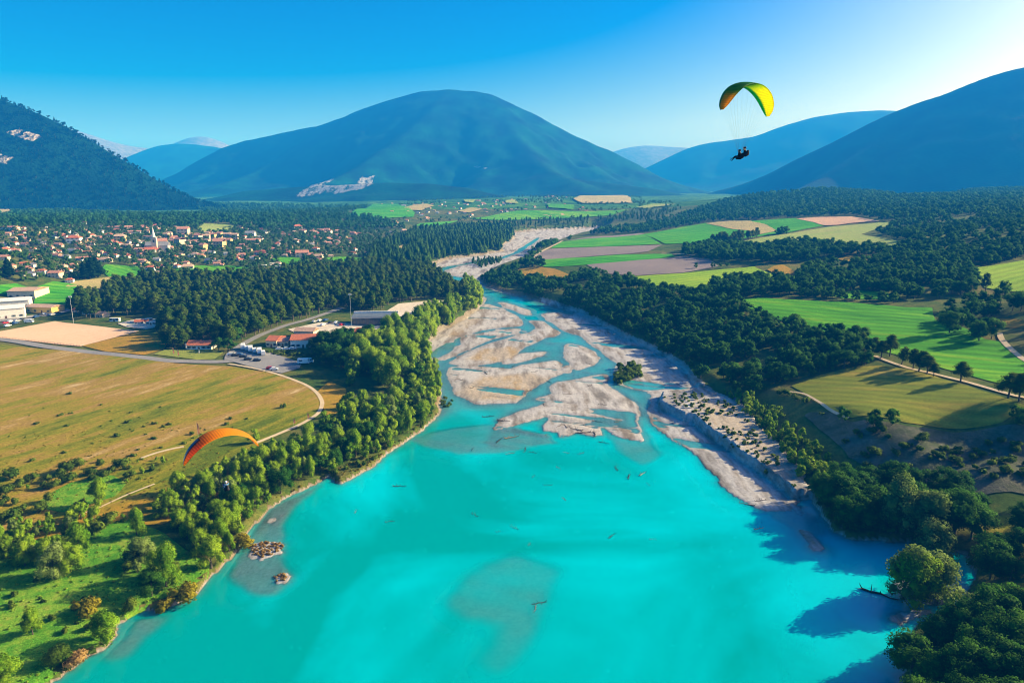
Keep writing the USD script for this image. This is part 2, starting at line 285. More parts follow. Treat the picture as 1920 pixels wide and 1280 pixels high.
M['meadow'] = ground_mat('dry_meadow', [(.38, (.08, .115, .008)), (.45, (.17, .17, .012)), (.50, (.24, .18, .022)), (.55, (.26, .165, .04)), (.60, (.34, .24, .09)), (.66, (.56, .42, .26))], 26, 5, 0.9, stretch=(4.0, 1.0), rot=1.12, mixf=.38, finec=.4, bump=.8)
M['marsh'] = ground_mat('marsh_grass', [(.3, (.03, .12, .012)), (.46, (.07, .22, .016)), (.58, (.16, .28, .025)), (.7, (.27, .25, .05))], 22, 3.0, 0.5, finec=.4, bump=1.0, mixf=.6)
M['green_field'] = ground_mat('green_field', [(.36, (.03, .17, .006)), (.5, (.065, .26, .008)), (.62, (.16, .32, .012))], 50, 8, 0.8, stretch=(5, 1), rot=-0.9, finec=.2, rows=(.035, -.9, .13))
M['vivid_field'] = ground_mat('vivid_green_field', [(.36, (.02, .18, .010)), (.5, (.05, .26, .012)), (.62, (.13, .30, .018))], 60, 10, 0.8, stretch=(6, 1), rot=0.2, finec=.2, rows=(.03, 1.4, .13))
M['pale_field'] = ground_mat('pale_green_field', [(.3, (.16, .26, .05)), (.5, (.24, .30, .07)), (.7, (.32, .30, .10))], 60, 10, 0.8, stretch=(5, 1), rot=0.2, finec=.12)
M['yellow_field'] = ground_mat('yellow_green_field', [(.3, (.11, .27, .012)), (.5, (.20, .33, .015)), (.7, (.30, .38, .03))], 50, 10, 0.8, stretch=(5, 1), rot=0.1, finec=.2, rows=(.03, 1.2, .12))
M['dry_field'] = ground_mat('dry_field', [(.3, (.085, .14, .012)), (.5, (.16, .18, .018)), (.62, (.25, .21, .03)), (.72, (.36, .25, .06))], 35, 6, 0.7, stretch=(4, 1), rot=-0.6, rows=(.05, -.7, .12), finec=.3)
M['lavender'] = usdkit.material(stage, '/World/Looks/lavender_rows', {'g': ('geometry', {}), 'm': ('mapping', {'rotation': (0, 0, 1.2)}), 'w': ('wave_texture', {'scale': 0.16, 'distortion': 1.2, 'detail': 2.0, 'bands_direction': 'x'}), 'n': ('noise_texture', {'scale': 0.02, 'detail': 4.0}),
   'mf': ('mix_float', {'fac': 0.45}), 'r': ('rgb_ramp', {'ramp': [(.25, (.11, .10, .095)), (.5, (.20, .155, .16)), (.8, (.29, .23, .20))]}), 'p': ('principled_bsdf', {'roughness': .95, 'specular_ior_level': .1})},
   [('g.position', 'm.vector'), ('m.vector', 'w.vector'), ('g.position', 'n.vector'), ('w.fac', 'mf.a'), ('n.fac', 'mf.b'), ('mf.result', 'r.fac'), ('r.color', 'p.base_color')], surface='p.BSDF')
M['bare_field'] = ground_mat('bare_pink_field', [(.3, (.42, .25, .15)), (.6, (.52, .33, .21))], 40, 6, .8, stretch=(5, 1), finec=.1)
M['tan_field'] = ground_mat('stubble_field', [(.3, (.25, .24, .08)), (.5, (.34, .28, .11)), (.7, (.42, .32, .16))], 40, 6, .8, stretch=(5, 1), finec=.1)
M['sand'] = ground_mat('sand_pitch', [(.3, (.56, .36, .22)), (.6, (.64, .43, .28))], 30, 3, .5, finec=.08)
M['orange_grass'] = ground_mat('parched_grass', [(.3, (.15, .14, .012)), (.5, (.29, .18, .018)), (.7, (.42, .21, .04))], 12, 2.5, .6)
M['lawn'] = ground_mat('lawn', [(.3, (.12, .17, .03)), (.6, (.24, .26, .05))], 15, 3, .5)
M['asphalt'] = ground_mat('asphalt', [(.3, (.17, .17, .18)), (.6, (.24, .235, .23))], 10, 1.5, .3, finec=.12, bump=.1)
M['path'] = ground_mat('footpath', [(.3, (.42, .32, .20)), (.6, (.52, .42, .28))], 6, 1.5, .3, finec=.15, bump=.2)
M['gravel_lot'] = ground_mat('gravel_lot', [(.3, (.44, .37, .29)), (.6, (.55, .49, .40))], 20, 3, .5, finec=.1)
M['marl'] = ground_mat('grey_marl', [(.3, (.03, .05, .02)), (.45, (.07, .085, .05)), (.6, (.12, .115, .085)), (.72, (.17, .15, .11))], 20, 4, .8, finec=.25, bump=1.0)

# gravel of the river bed: pale stones, tan algae crusts, darker where it stays wet
M['gravel'] = mat('river_gravel', {'g': ('geometry', {}), 'm': ('mapping', {'rotation': (0, 0, 0.75), 'scale': (1.0, 0.22, 1.0)}), 'h': ('attribute', {'attribute': 'above'}), 'al': ('attribute', {'attribute': 'algae'}), 'sed': ('attribute', {'attribute': 'mud'}),
   'a': ('noise_texture', {'scale': 0.09, 'detail': 7.0, 'roughness': .65}), 'b': ('noise_texture', {'scale': 0.9, 'detail': 5.0, 'roughness': .7}),
   'r': ('rgb_ramp', {'ramp': [(.36, (.15, .135, .12)), (.43, (.27, .255, .245)), (.50, (.40, .385, .375)), (.56, (.30, .28, .265)), (.64, (.18, .15, .12))]}),
   'ra': ('rgb_ramp', {'ramp': [(.35, (.25, .165, .06)), (.6, (.38, .27, .13))]}),
   'sa': ('math', {'math_type': 'multiply_add', 'value2': 2.6, 'value3': -0.75}), 'am': ('math', {'math_type': 'multiply', 'use_clamp': True}), 'mx': ('mix_color', {}),
   'wet': ('map_range', {'from_min': -0.1, 'from_max': 0.22, 'to_min': 0.72, 'to_max': 1.0, 'clamp': True}), 'sc': ('vector_math', {'math_type': 'scale'}),
   'md': ('mix_color', {'b': (.15, .11, .05)}), 'sf': ('map_range', {'from_min': -.08, 'from_max': -.45, 'to_min': 0.0, 'to_max': .85, 'clamp': True}), 'sl': ('mix_color', {'b': (.60, .56, .48)}),
   'v': ('map_range', {'from_min': .25, 'from_max': .75, 'to_min': .7, 'to_max': 1.3}), 'sc2': ('vector_math', {'math_type': 'scale'}),
   'bu': ('bump', {'strength': .5, 'distance': .25}), 'p': ('principled_bsdf', {'roughness': .9, 'specular_ior_level': .2})},
   [('g.position', 'm.vector'), ('m.vector', 'a.vector'), ('g.position', 'b.vector'), ('a.fac', 'r.fac'), ('b.fac', 'ra.fac'), ('a.fac', 'sa.value1'), ('sa.value', 'am.value1'), ('al.fac', 'am.value2'), ('am.value', 'mx.fac'), ('r.color', 'mx.a'), ('ra.color', 'mx.b'),
    ('mx.result', 'md.a'), ('sed.fac', 'md.fac'), ('h.fac', 'wet.value'), ('h.fac', 'sf.value'), ('md.result', 'sl.a'), ('sf.result', 'sl.fac'), ('sl.result', 'sc.vector1'), ('wet.result', 'sc.scale'), ('b.fac', 'v.value'), ('sc.vector', 'sc2.vector1'), ('v.result', 'sc2.scale'), ('sc2.vector', 'p.base_color'), ('b.fac', 'bu.height'), ('bu.normal', 'p.normal')])
# milky turquoise water: how far one sees down falls off with the depth
M['water'] = mat('glacial_water', {'g': ('geometry', {}), 'd': ('attribute', {'attribute': 'depth'}), 'sx': ('separate_xyz', {}), 'gx': ('map_range', {'from_min': -90.0, 'from_max': 110.0, 'to_min': -.16, 'to_max': .13, 'clamp': True}), 'ad': ('math', {'math_type': 'add'}), 'n': ('noise_texture', {'scale': .014, 'detail': 5.0, 'distortion': 1.2}), 'rp': ('noise_texture', {'scale': .9, 'detail': 4.0, 'roughness': .6}), 'rp2': ('noise_texture', {'scale': .07, 'detail': 3.0}),
   'k': ('math', {'math_type': 'multiply', 'value2': -1.35}), 'e': ('math', {'math_type': 'exponent'}), 'o': ('math', {'math_type': 'subtract', 'value1': 1.0, 'use_clamp': True}),
   'r': ('rgb_ramp', {'ramp': [(.38, WATER_A), (.62, WATER_B)]}), 'bu': ('bump', {'strength': .22, 'distance': .12}), 'df': ('diffuse_bsdf', {}), 'tr': ('transparent_bsdf', {'color': (.80, .97, .96)}),
   'mx': ('mix_closure', {}), 'gl': ('glossy_bsdf', {'color': (1, 1, 1), 'roughness': .14}), 'fr': ('fresnel', {'IOR': 1.33}), 'fs': ('math', {'math_type': 'multiply', 'value2': .6}), 'mz': ('mix_closure', {})},
   [('g.position', 'n.vector'), ('g.position', 'rp.vector'), ('g.position', 'sx.vector'), ('sx.x', 'gx.value'), ('n.fac', 'ad.value1'), ('gx.result', 'ad.value2'), ('ad.value', 'r.fac'), ('r.color', 'df.color'), ('d.fac', 'k.value1'), ('k.value', 'e.value1'), ('e.value', 'o.value2'), ('o.value', 'mx.fac'), ('tr.BSDF', 'mx.closure1'), ('df.BSDF', 'mx.closure2'),
    ('rp.fac', 'bu.height'), ('bu.normal', 'gl.normal'), ('fr.fac', 'fs.value1'), ('fs.value', 'mz.fac'), ('mx.closure', 'mz.closure1'), ('gl.BSDF', 'mz.closure2')], surface='mz.closure')
# wooded mountainside: crowns of far trees as relief, pale rock where the mesh says so
def mountain_mat(name, dark, light, rock, scale, bump):
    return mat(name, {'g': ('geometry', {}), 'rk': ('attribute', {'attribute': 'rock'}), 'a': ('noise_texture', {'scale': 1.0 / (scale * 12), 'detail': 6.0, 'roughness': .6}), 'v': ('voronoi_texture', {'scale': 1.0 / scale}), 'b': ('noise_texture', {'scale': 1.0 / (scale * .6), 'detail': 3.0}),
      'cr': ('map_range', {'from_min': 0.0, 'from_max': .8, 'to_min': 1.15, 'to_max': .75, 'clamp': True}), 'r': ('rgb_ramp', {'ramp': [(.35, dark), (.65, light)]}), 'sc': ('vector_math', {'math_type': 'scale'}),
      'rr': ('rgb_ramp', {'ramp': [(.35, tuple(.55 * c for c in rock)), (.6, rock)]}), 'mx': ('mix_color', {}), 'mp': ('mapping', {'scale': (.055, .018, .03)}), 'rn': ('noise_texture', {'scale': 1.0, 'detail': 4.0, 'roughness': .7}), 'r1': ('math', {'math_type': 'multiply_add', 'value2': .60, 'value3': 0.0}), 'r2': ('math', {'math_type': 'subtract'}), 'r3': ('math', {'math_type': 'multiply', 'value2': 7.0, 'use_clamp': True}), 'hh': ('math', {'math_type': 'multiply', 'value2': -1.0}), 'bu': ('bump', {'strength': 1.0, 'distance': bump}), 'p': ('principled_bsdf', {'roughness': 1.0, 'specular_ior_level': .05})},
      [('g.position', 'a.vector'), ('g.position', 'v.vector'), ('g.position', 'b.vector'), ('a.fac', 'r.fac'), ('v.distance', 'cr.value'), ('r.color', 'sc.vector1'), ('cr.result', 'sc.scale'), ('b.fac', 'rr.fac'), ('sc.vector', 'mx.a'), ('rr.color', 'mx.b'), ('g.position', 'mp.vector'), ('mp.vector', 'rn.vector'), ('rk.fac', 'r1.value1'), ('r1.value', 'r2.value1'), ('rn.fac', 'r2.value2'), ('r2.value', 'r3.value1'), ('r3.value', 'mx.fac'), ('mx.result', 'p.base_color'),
       ('v.distance', 'hh.value1'), ('hh.value', 'bu.height'), ('bu.normal', 'p.normal')])
M['mtn_near'] = mountain_mat('near_mountain', (.001, .014, .008), (.004, .030, .010), (.50, .42, .33), 9, 3.0)
M['mtn'] = mountain_mat('wooded_mountain', (.001, .008, .010), (.005, .060, .030), (.30, .31, .32), 12, 1.2)
M['mtn_bare'] = mountain_mat('bare_peak', (.10, .10, .12), (.18, .17, .18), (.55, .5, .47), 60, 3.0)

# ------------------------------------------------------------------ the ground, the river bed and the water
keep = MC < 9
v, f, u = sub_grid(keep, MZ)
top_mesh('ground', v, f, M['ground'], kind='structure')
faz, frr = np.linspace(-0.98, 0.98, 420), np.exp(np.linspace(math.log(RFAR - 15), math.log(25000), 150))
FA, FR = np.meshgrid(faz, frr); fx, fy = FR * np.sin(FA), FR * np.cos(FA)
fz = base_z(fx, fy) + vnoise(fx, fy, 60, 3) * 1.6 - np.where(FR < RFAR + 5, 0.8, 0)
i = (np.arange(149)[:, None] * 420 + np.arange(419)[None]).ravel()
top_mesh('valley_floor', np.stack([fx, fy, fz], -1).reshape(-1, 3), np.vstack([np.stack([i, i + 1, i + 421], -1), np.stack([i, i + 421, i + 420], -1)]), M['valley'], kind='structure')
keep = (MC > np.where(MY < 300, .4, -3)) & inside_raster(MX, MY)
above = MZ - water_z(MX, MY)
v, f, u = sub_grid(keep, MZ + 0.05 + 0.0002 * MR)
algae = np.zeros(MX.shape)
for q, s in (([(870,675),(900,655),(960,650),(985,660),(940,680)], 1.), ([(850,735),(900,705),(1000,700),(1035,712),(980,750),(880,752)], 1.), ([(800,640),(870,590),(900,600),(860,630)], .5), ([(1290,760),(1380,770),(1480,860),(1520,920),(1480,920),(1350,830)], .9), ([(1130,760),(1050,790),(1060,820),(1140,815)], .25), ([(1490,990),(1545,1025),(1500,1010)], 1.)):
    algae = np.maximum(algae, s * sstep(-4, 6, signed(river_poly(q))[(np.clip(MY - RY0, 0, RY1 - RY0 - 1)).astype(int), (np.clip(MX - RX0, 0, RX1 - RX0 - 1)).astype(int)]))
mud = np.where((MX < 25) | (MY < 235), sstep(4, -2, MC) * np.where(rast(sd_b, MX, MY) > -2, .7, 1.), sstep(0, -6, MC) * .6) * (above > -.12)
top_mesh('river_bed', v, f, M['gravel'], kind='structure', prim={'above': above.ravel()[u], 'algae': algae.ravel()[u], 'mud': np.clip(mud, 0, 1).ravel()[u]})
keep = (MC > -3) & inside_raster(MX, MY)
v, f, u = sub_grid(keep, water_z(MX, MY))
top_mesh('water', v, f, M['water'], kind='structure', prim={'depth': np.maximum(-above - 0.05, 0).ravel()[u]})

# ------------------------------------------------------------------ mountains: ridges given by their skyline at a distance
def mountain(name, ridges, slope, matname, res, amp, foot=.22, floor=-40.0, rocks=(), seed=0, power=1.0, yr=None, grow=1.0, side=None):
    P = []
    for r in ridges:
        q = np.array([at_y(a, b, Y) for a, b, Y in r]); s = np.concatenate([[0], np.cumsum(np.linalg.norm(np.diff(q, axis=0), axis=1))])
        t = np.linspace(0, s[-1], max(int(s[-1] / (res * 2.5)), 8)); P.append(np.stack([np.interp(t, s, q[:, k]) for k in range(3)], -1))
    P = np.vstack(P); hmax = P[:, 2].max(); reach = hmax / slope * 1.6
    x0, x1 = P[:, 0].min() - reach * .6, P[:, 0].max() + reach * .6; y0, y1 = P[:, 1].min() - reach, P[:, 1].max() + reach * .5
    nx, ny = int((x1 - x0) / res) + 2, int((y1 - y0) / res) + 2
    X, Y = np.meshgrid(np.linspace(x0, x1, nx), np.linspace(y0, y1, ny))
    wxx, wyy = vnoise(X, Y, 260 * grow, seed + 11, 4), vnoise(X, Y, 260 * grow, seed + 12, 4)
    Z = np.full(X.shape, -1e9); D = np.full(X.shape, 1e9)
    best = np.zeros(X.shape)
    for p in P:
        d = np.hypot(X - p[0], Y - p[1]); z = p[2] - slope * d
        k = res * 1.5
        Z = np.where(z > Z, z, Z) + k * np.log1p(np.exp(-np.abs(z - Z) / k)) * 0.0; D = np.minimum(D, d)
    q = foot * hmax; Z = np.where(Z < q, q * np.exp(np.maximum(Z - q, -2e4) / q), Z)
    g = sstep(0, 260 * grow, D)
    rid = 1 - 2 * np.abs(vnoise(X + 120 * wxx, Y + 120 * wyy, 330 * grow, seed, 5)) * 1.6
    Z = gaussian_filter(Z, 1.2) + amp * g * (rid - 1.0) * np.clip(Z / q, 0, 1) + amp * .25 * vnoise(X, Y, 70 * grow, seed + 3, 3) * (0.25 + g) * np.clip(Z / q, .1, 1)
    base = base_z(X, Y)
    ok = Z > base - 25
    i = (np.arange(ny - 1)[:, None] * nx + np.arange(nx - 1)[None]); k = ok[:-1, :-1] | ok[1:, :-1] | ok[:-1, 1:] | ok[1:, 1:]
    i = i[k]; f = np.vstack([np.stack([i, i + 1, i + nx + 1], -1), np.stack([i, i + nx + 1, i + nx], -1)])
    uu, inv = np.unique(f, return_inverse=True); v = np.stack([X.ravel()[uu], Y.ravel()[uu], np.maximum(Z, base - 25).ravel()[uu]], -1)
    rock = np.zeros(len(v)); pr = project(v)
    for cx, cy, w, h, tilt, thr in rocks:
        c = at_hill = None
        dx, dy = (pr[:, 0] - cx), (pr[:, 1] - cy)
        e = ((dx * math.cos(tilt) + dy * math.sin(tilt)) / w) ** 2 + ((-dx * math.sin(tilt) + dy * math.cos(tilt)) / h) ** 2
        nn = vnoise(v[:, 0], v[:, 1] * .35, 45 * grow, seed + 5, 4) + 0.5
        rock = np.maximum(rock, sstep(thr, thr + .12, nn * np.clip(1.6 - e, 0, 1)) * (e < 1.6))
    p = top_mesh(name, v, inv.reshape(f.shape), M[matname], kind='structure', prim={'rock': rock})
    return X, Y, Z, base
L = lambda pts, Y0, Y1: [(a, b, Y0 + (Y1 - Y0) * k / (len(pts) - 1)) for k, (a, b) in enumerate(pts)]
HILL_LEFT = mountain('wooded_hill', [L([(-500,-60),(-250,60),(-100,138),(0,180),(60,203),(120,232),(160,258),(200,280),(240,305),(300,340),(340,362),(385,385),(420,398)], 2300, 2150)], 0.72, 'mtn_near', 14, 45, .10, rocks=[(20,248,60,10,.35,.38),(55,252,30,9,.3,.3),(10,302,70,14,.3,.38),(40,322,45,9,.2,.36),(5,210,20,6,.2,.4)], seed=1)
mountain('central_mountain', [L([(300,345),(345,318),(380,295),(440,265),(500,252),(545,243),(600,232),(650,215),(690,197),(740,180),(790,168),(840,164),(890,167),(925,175),(960,192),(1000,212),(1050,240),(1100,262),(1150,283),(1190,303),(1220,322),(1260,345),(1300,370)], 5000, 4500),
  L([(840,164),(800,215),(730,270),(660,318),(600,352)], 4750, 3300), L([(925,180),(960,240),(1010,300),(1080,345)], 4700, 3500), L([(470,378),(560,366),(640,356),(720,348),(800,352),(870,366)], 3100, 2900), L([(1000,330),(1080,335),(1150,350),(1220,368)], 3700, 3500), L([(690,197),(590,262),(480,318),(420,350)], 4900, 4000)], 0.60, 'mtn', 18, 340, .26, rocks=[(640,347,75,17,-.12,.44),(600,357,55,11,-.2,.44),(690,332,36,9,-.3,.46),(900,313,16,3,.1,.2),(930,245,70,14,.5,.62),(975,262,50,12,.6,.62)], seed=2, grow=2.3)
mountain('blue_ridge', [L([(180,330),(225,312),(255,300),(290,275),(310,264),(345,262),(390,268),(430,275),(470,290),(540,330)], 7200, 7000)], 0.42, 'mtn', 60, 90, seed=3, grow=3)
mountain('pale_peak', [L([(330,275),(345,262),(360,252),(375,245),(395,255),(410,265),(430,274),(470,285)], 8900, 8700)], 0.5, 'mtn_bare', 70, 120, seed=4, grow=4)
mountain('far_ridge_left', [L([(90,225),(150,243),(200,262),(245,270),(290,272),(330,285)], 7600, 8000)], 0.4, 'mtn_bare', 80, 120, seed=5, grow=4)
mountain('far_ridge', [L([(1120,290),(1160,280),(1180,270),(1205,264),(1240,268),(1290,270),(1340,275)], 9300, 9300)], 0.4, 'mtn_bare', 100, 120, seed=6, grow=5)
mountain('far_spur', [L([(1150,310),(1185,300),(1205,290),(1225,287),(1250,292),(1290,300)], 9500, 9000)], 0.4, 'mtn', 80, 90, seed=7, grow=4)
mountain('hazy_ridge', [L([(1195,330),(1220,315),(1250,300),(1290,275),(1320,263),(1360,258),(1420,250),(1470,232),(1520,215),(1580,205),(1640,200),(1690,202),(1760,210),(1900,230)], 7000, 6500)], 0.5, 'mtn', 50, 110, seed=8, grow=3)
mountain('right_mountain', [L([(1290,378),(1320,365),(1360,350),(1400,338),(1450,320),(1500,293),(1560,265),(1620,235),(1680,205),(1740,182),(1780,170),(1830,148),(1880,130),(1920,120),(2050,95),(2250,95),(2500,120)], 4000, 3300), L([(1740,182),(1660,255),(1580,312),(1500,350)], 3700, 2900)], 0.62, 'mtn', 20, 130, .12, seed=9, grow=2.2)

# ------------------------------------------------------------------ haze
hx0, hx1, hy0, hy1, hz0, hz1 = -13000, 13000, -600, 11200, -45, HAZE_TOP
hb = trimesh.creation.box((hx1 - hx0, hy1 - hy0, hz1 - hz0)); hb.apply_translation(((hx0 + hx1) / 2, (hy0 + hy1) / 2, (hz0 + hz1) / 2))
hm = usdkit.material(stage, '/World/Looks/haze', {'v': ('principled_volume', {'color': HAZE_COL, 'density': HAZE_DENS, 'anisotropy': HAZE_G, 'absorption_color': HAZE_ABS})}, volume='v.volume')
data(usdkit.mesh(stage, '/World/haze', hb, hm).GetPrim(), kind='stuff')
# ------------------------------------------------------------------ fields, tracks and yards laid on the land
def drape_poly(name, poly, matname, off=0.06, smooth=0.0, kind='structure', label=None, category=None, wob=0.0, step=None):
    if smooth: poly = smooth_poly(poly, smooth)
    for g in getattr(poly, 'geoms', [poly]):
        if g.area < 1: continue
        d = math.hypot(*np.array(g.centroid.coords[0])); s = step or max(1.2, .011 * d)
        ring = np.array(g.exterior.segmentize(s).coords)[:-1]
        if wob: ring = ring + wob * 2 * np.stack([vnoise(ring[:, 0], ring[:, 1], 12 * wob, 21), vnoise(ring[:, 0], ring[:, 1], 12 * wob, 22)], -1)
        x0, y0 = ring.min(0); x1, y1 = ring.max(0); gx, gy = np.meshgrid(np.arange(x0, x1, s), np.arange(y0, y1, s)); gx = gx + (np.arange(len(gx)) % 2)[:, None] * s / 2
        q = Polygon(ring).buffer(0); inn = q.buffer(-s * .45)
        P = np.stack([gx.ravel(), gy.ravel()], -1)
        if not inn.is_empty: shapely.prepare(inn); P = P[shapely.contains_xy(inn, P[:, 0], P[:, 1])]
        else: P = P[:0]
        P = np.vstack([ring, P]); t = Delaunay(P).simplices; c = P[t].mean(1); shapely.prepare(q); t = t[shapely.contains_xy(q, c[:, 0], c[:, 1])]
        a = P[t]; cw = np.cross(a[:, 1] - a[:, 0], a[:, 2] - a[:, 0]) < 0; t[cw] = t[cw][:, ::-1]
        dd = np.hypot(P[:, 0], P[:, 1]); z = gz_at(P[:, 0], P[:, 1]) + off + .0006 * dd + np.where(dd > RFAR - 25, 1.2, 0)
        top_mesh(name, np.column_stack([P, z]), t, M[matname], label, category, kind)
def gpoly(px): return Polygon(on_ground(*np.array(px, float).T)[:, :2]).buffer(0)
def drape(name, px, matname, off=0.06, smooth=1.5, wob=0.6, **k): p = gpoly(px); drape_poly(name, p, matname, off, smooth, wob=wob, **k); return p
def track(name, px, width, matname, off=0.12):
    q = on_ground(*np.array(px, float).T)[:, :2]; t = np.concatenate([[0], np.cumsum(np.linalg.norm(np.diff(q, axis=0), axis=1))])
    n = max(int(t[-1] / 3), 6); tt = np.linspace(0, t[-1], n)
    from scipy.interpolate import PchipInterpolator
    c = np.column_stack([PchipInterpolator(t, q[:, k])(tt) for k in range(2)])
    line = LineString(c); drape_poly(name, line.buffer(width / 2, cap_style=2), matname, off, step=max(width / 2, 1.5)); return line.buffer(width / 2 + .5)
OPEN = []
def field(*a, **k):
    OPEN.append(drape(*a, **k)); return OPEN[-1]
field('meadow', [(-250,640),(0,646),(120,658),(270,674),(330,682),(430,688),(510,699),(560,714),(592,737),(602,760),(596,778),(560,800),(500,825),(470,850),(420,890),(330,915),(270,935),(200,950),(100,978),(0,1005),(-250,1040)], 'meadow', wob=1.2)
drape('heath', [(-200,1000),(0,1000),(100,975),(200,948),(270,932),(330,915),(420,880),(450,900),(400,935),(300,985),(240,985),(160,1000),(60,1022),(-200,1050)], 'orange_grass', off=.03, wob=2)
drape('marsh', [(-200,1040),(60,1015),(160,990),(240,975),(310,1000),(392,1060),(385,1088),(335,1113),(285,1130),(212,1165),(200,1195),(150,1228),(90,1275),(40,1330),(-200,1400)], 'marsh', wob=2.5, off=.09)
field('marsh', [(60,950),(130,905),(210,890),(240,905),(215,930),(120,962)], 'marsh', off=.10, wob=1.5, smooth=3)
field('parched_clearing', [(310,955),(335,943),(385,938),(392,955),(350,968),(318,968)], 'orange_grass', wob=3, smooth=3)
field('parched_clearing', [(610,790),(640,770),(650,730),(620,715),(595,735),(606,760)], 'orange_grass', wob=1.2)
field('sand_pitch', [(-120,618),(0,622),(103,603),(262,621),(150,650),(0,634),(-120,624)], 'sand', smooth=.5, wob=0)
field('parched_grass', [(155,649),(264,622),(320,632),(308,655),(270,666),(200,660)], 'orange_grass', wob=.8)
field('lawn', [(288,665),(310,656),(400,655),(420,661),(402,674),(370,675)], 'lawn', wob=.4)
R = [track('road', [(-120,625),(0,637),(90,651),(170,661),(270,671),(340,678),(400,679),(440,677)], 6.0, 'asphalt'),
     track('access_road', [(430,676),(436,661),(456,646),(482,632),(530,613),(580,599),(640,578)], 5.0, 'asphalt', .16),
     track('village_road', [(-60,606),(0,602),(60,594),(100,590),(125,580)], 9.0, 'asphalt', .16),
     track('footpath', [(428,683),(480,692),(540,709),(580,726),(600,745),(604,760),(597,775),(575,790),(520,815),(478,832)], 1.8, 'path', .16),
     track('footpath', [(140,968),(180,955),(230,932),(290,908)], .8, 'path', .16),
     track('footpath', [(265,860),(300,848),(345,838)], 1.4, 'path', .16),
     track('footpath', [(1640,668),(1700,690),(1760,704),(1830,722),(1900,742),(1990,760)], 2.0, 'path', .2),
     track('footpath', [(1874,625),(1880,640),(1900,660),(1950,690)], 2.5, 'path', .2),
     track('footpath', [(1480,735),(1510,740),(1550,765),(1590,785)], 1.2, 'path', .2),
     track('farm_track', [(992,492),(1000,482),(1030,465),(1055,452)], 4.0, 'path', .2),
     track('farm_track', [(1240,476),(1275,477),(1300,480)], 4.0, 'path', .2)]
field('parking_lot', [(425,676),(438,657),(470,653),(520,666),(566,681),(562,691),(528,701),(480,691)], 'asphalt', off=.2, wob=.2, smooth=.8)
field('gravel_yard', [(722,586),(747,570),(800,565),(870,563),(872,572),(816,584),(790,594),(750,594)], 'gravel_lot', wob=.4)
field('gravel_yard', [(540,618),(600,605),(665,607),(720,612),(715,630),(690,634),(640,625),(560,628)], 'gravel_lot', wob=.4)
field('gravel_yard', [(220,607),(260,598),(300,598),(303,612),(275,618),(235,613)], 'gravel_lot', wob=.4)
field('green_field', [(60,576),(70,538),(100,528),(150,535),(145,560),(120,573)], 'vivid_field')
field('stubble_field', [(116,541),(140,528),(205,520),(265,524),(217,542),(165,543)], 'tan_field')
field('green_field', [(188,508),(198,496),(258,500),(275,518),(205,520)], 'green_field')
field('green_field', [(320,513),(330,503),(367,498),(413,498),(467,502),(437,513),(400,521),(362,520)], 'green_field')
field('green_field', [(368,430),(384,419),(440,423),(432,432),(390,438)], 'pale_field')
field('green_field', [(508,486),(530,482),(562,483),(567,493),(540,496)], 'green_field')
field('green_field', [(600,484),(650,482),(690,484),(690,492),(640,494)], 'green_field')
field('green_field', [(735,465),(770,458),(775,472),(745,478)], 'tan_field')
field('green_field', [(0,535),(30,532),(55,540),(40,552),(0,553)], 'vivid_field')
field('green_field', [(1388,563),(1423,559),(1513,564),(1597,568),(1663,573),(1697,577),(1747,577),(1753,600),(1800,612),(1847,637),(1880,642),(1935,680),(1960,740),(1863,717),(1813,703),(1757,688),(1690,668),(1627,653),(1597,632),(1527,623),(1487,610),(1453,597),(1413,586)], 'green_field')
field('dry_field', [(1482,724),(1530,707),(1590,690),(1647,686),(1700,692),(1753,706),(1813,724),(1873,743),(1930,765),(1890,785),(1880,792),(1747,800),(1697,793),(1647,781),(1597,784),(1553,764),(1513,740)], 'dry_field')
field('green_field', [(1815,504),(1850,500),(1925,488),(2000,480),(2000,560),(1925,548),(1847,540),(1828,520)], 'yellow_field')
field('yellow_field', [(1187,519),(1280,513),(1350,506),(1413,500),(1440,512),(1487,526),(1440,528),(1380,528),(1320,548),(1280,540),(1200,534)], 'yellow_field')
field('lavender_field', [(1100,497),(1190,489),(1280,481),(1330,486),(1347,500),(1280,512),(1187,518),(1133,513)], 'lavender', wob=.2)
field('green_strip', [(990,494),(1000,489),(1100,483),(1173,478),(1257,476),(1267,482),(1190,489),(1100,497),(1023,501)], 'vivid_field', wob=.2)
field('lavender_field', [(994,488),(1003,478),(1033,467),(1140,463),(1242,460),(1215,472),(1173,477),(1070,484),(1000,489)], 'lavender', wob=.2)
field('green_strip', [(1033,466),(1052,454),(1120,447),(1207,440),(1240,458),(1180,461),(1100,464)], 'vivid_field', wob=.2)
field('lavender_field', [(1057,453),(1107,445),(1200,438),(1209,440),(1120,447)], 'lavender', wob=.2)
field('green_field', [(1207,440),(1280,426),(1323,419),(1423,414),(1493,410),(1547,423),(1497,433),(1457,439),(1423,444),(1370,450),(1313,457),(1247,458)], 'vivid_field', wob=.3)
field('stubble_field', [(1323,420),(1370,415),(1403,415),(1440,424),(1457,434),(1423,441),(1400,433),(1363,429)], 'tan_field', off=.5, wob=.3)
field('bare_field', [(1493,411),(1540,408),(1597,407),(1650,416),(1600,419),(1570,423),(1547,424)], 'bare_field', off=.4, wob=.3)
field('pale_field', [(1370,457),(1430,446),(1500,435),(1563,425),(1647,418),(1707,414),(1655,427),(1615,440),(1680,452),(1712,461),(1647,462),(1580,464),(1513,455),(1430,464)], 'pale_field', wob=.3)
field('parched_slope', [(1438,507),(1450,500),(1467,497),(1490,510),(1478,519),(1462,520)], 'orange_grass', off=.4)
field('parched_slope', [(1570,487),(1594,480),(1632,483),(1625,493),(1590,492)], 'orange_grass', off=.4)
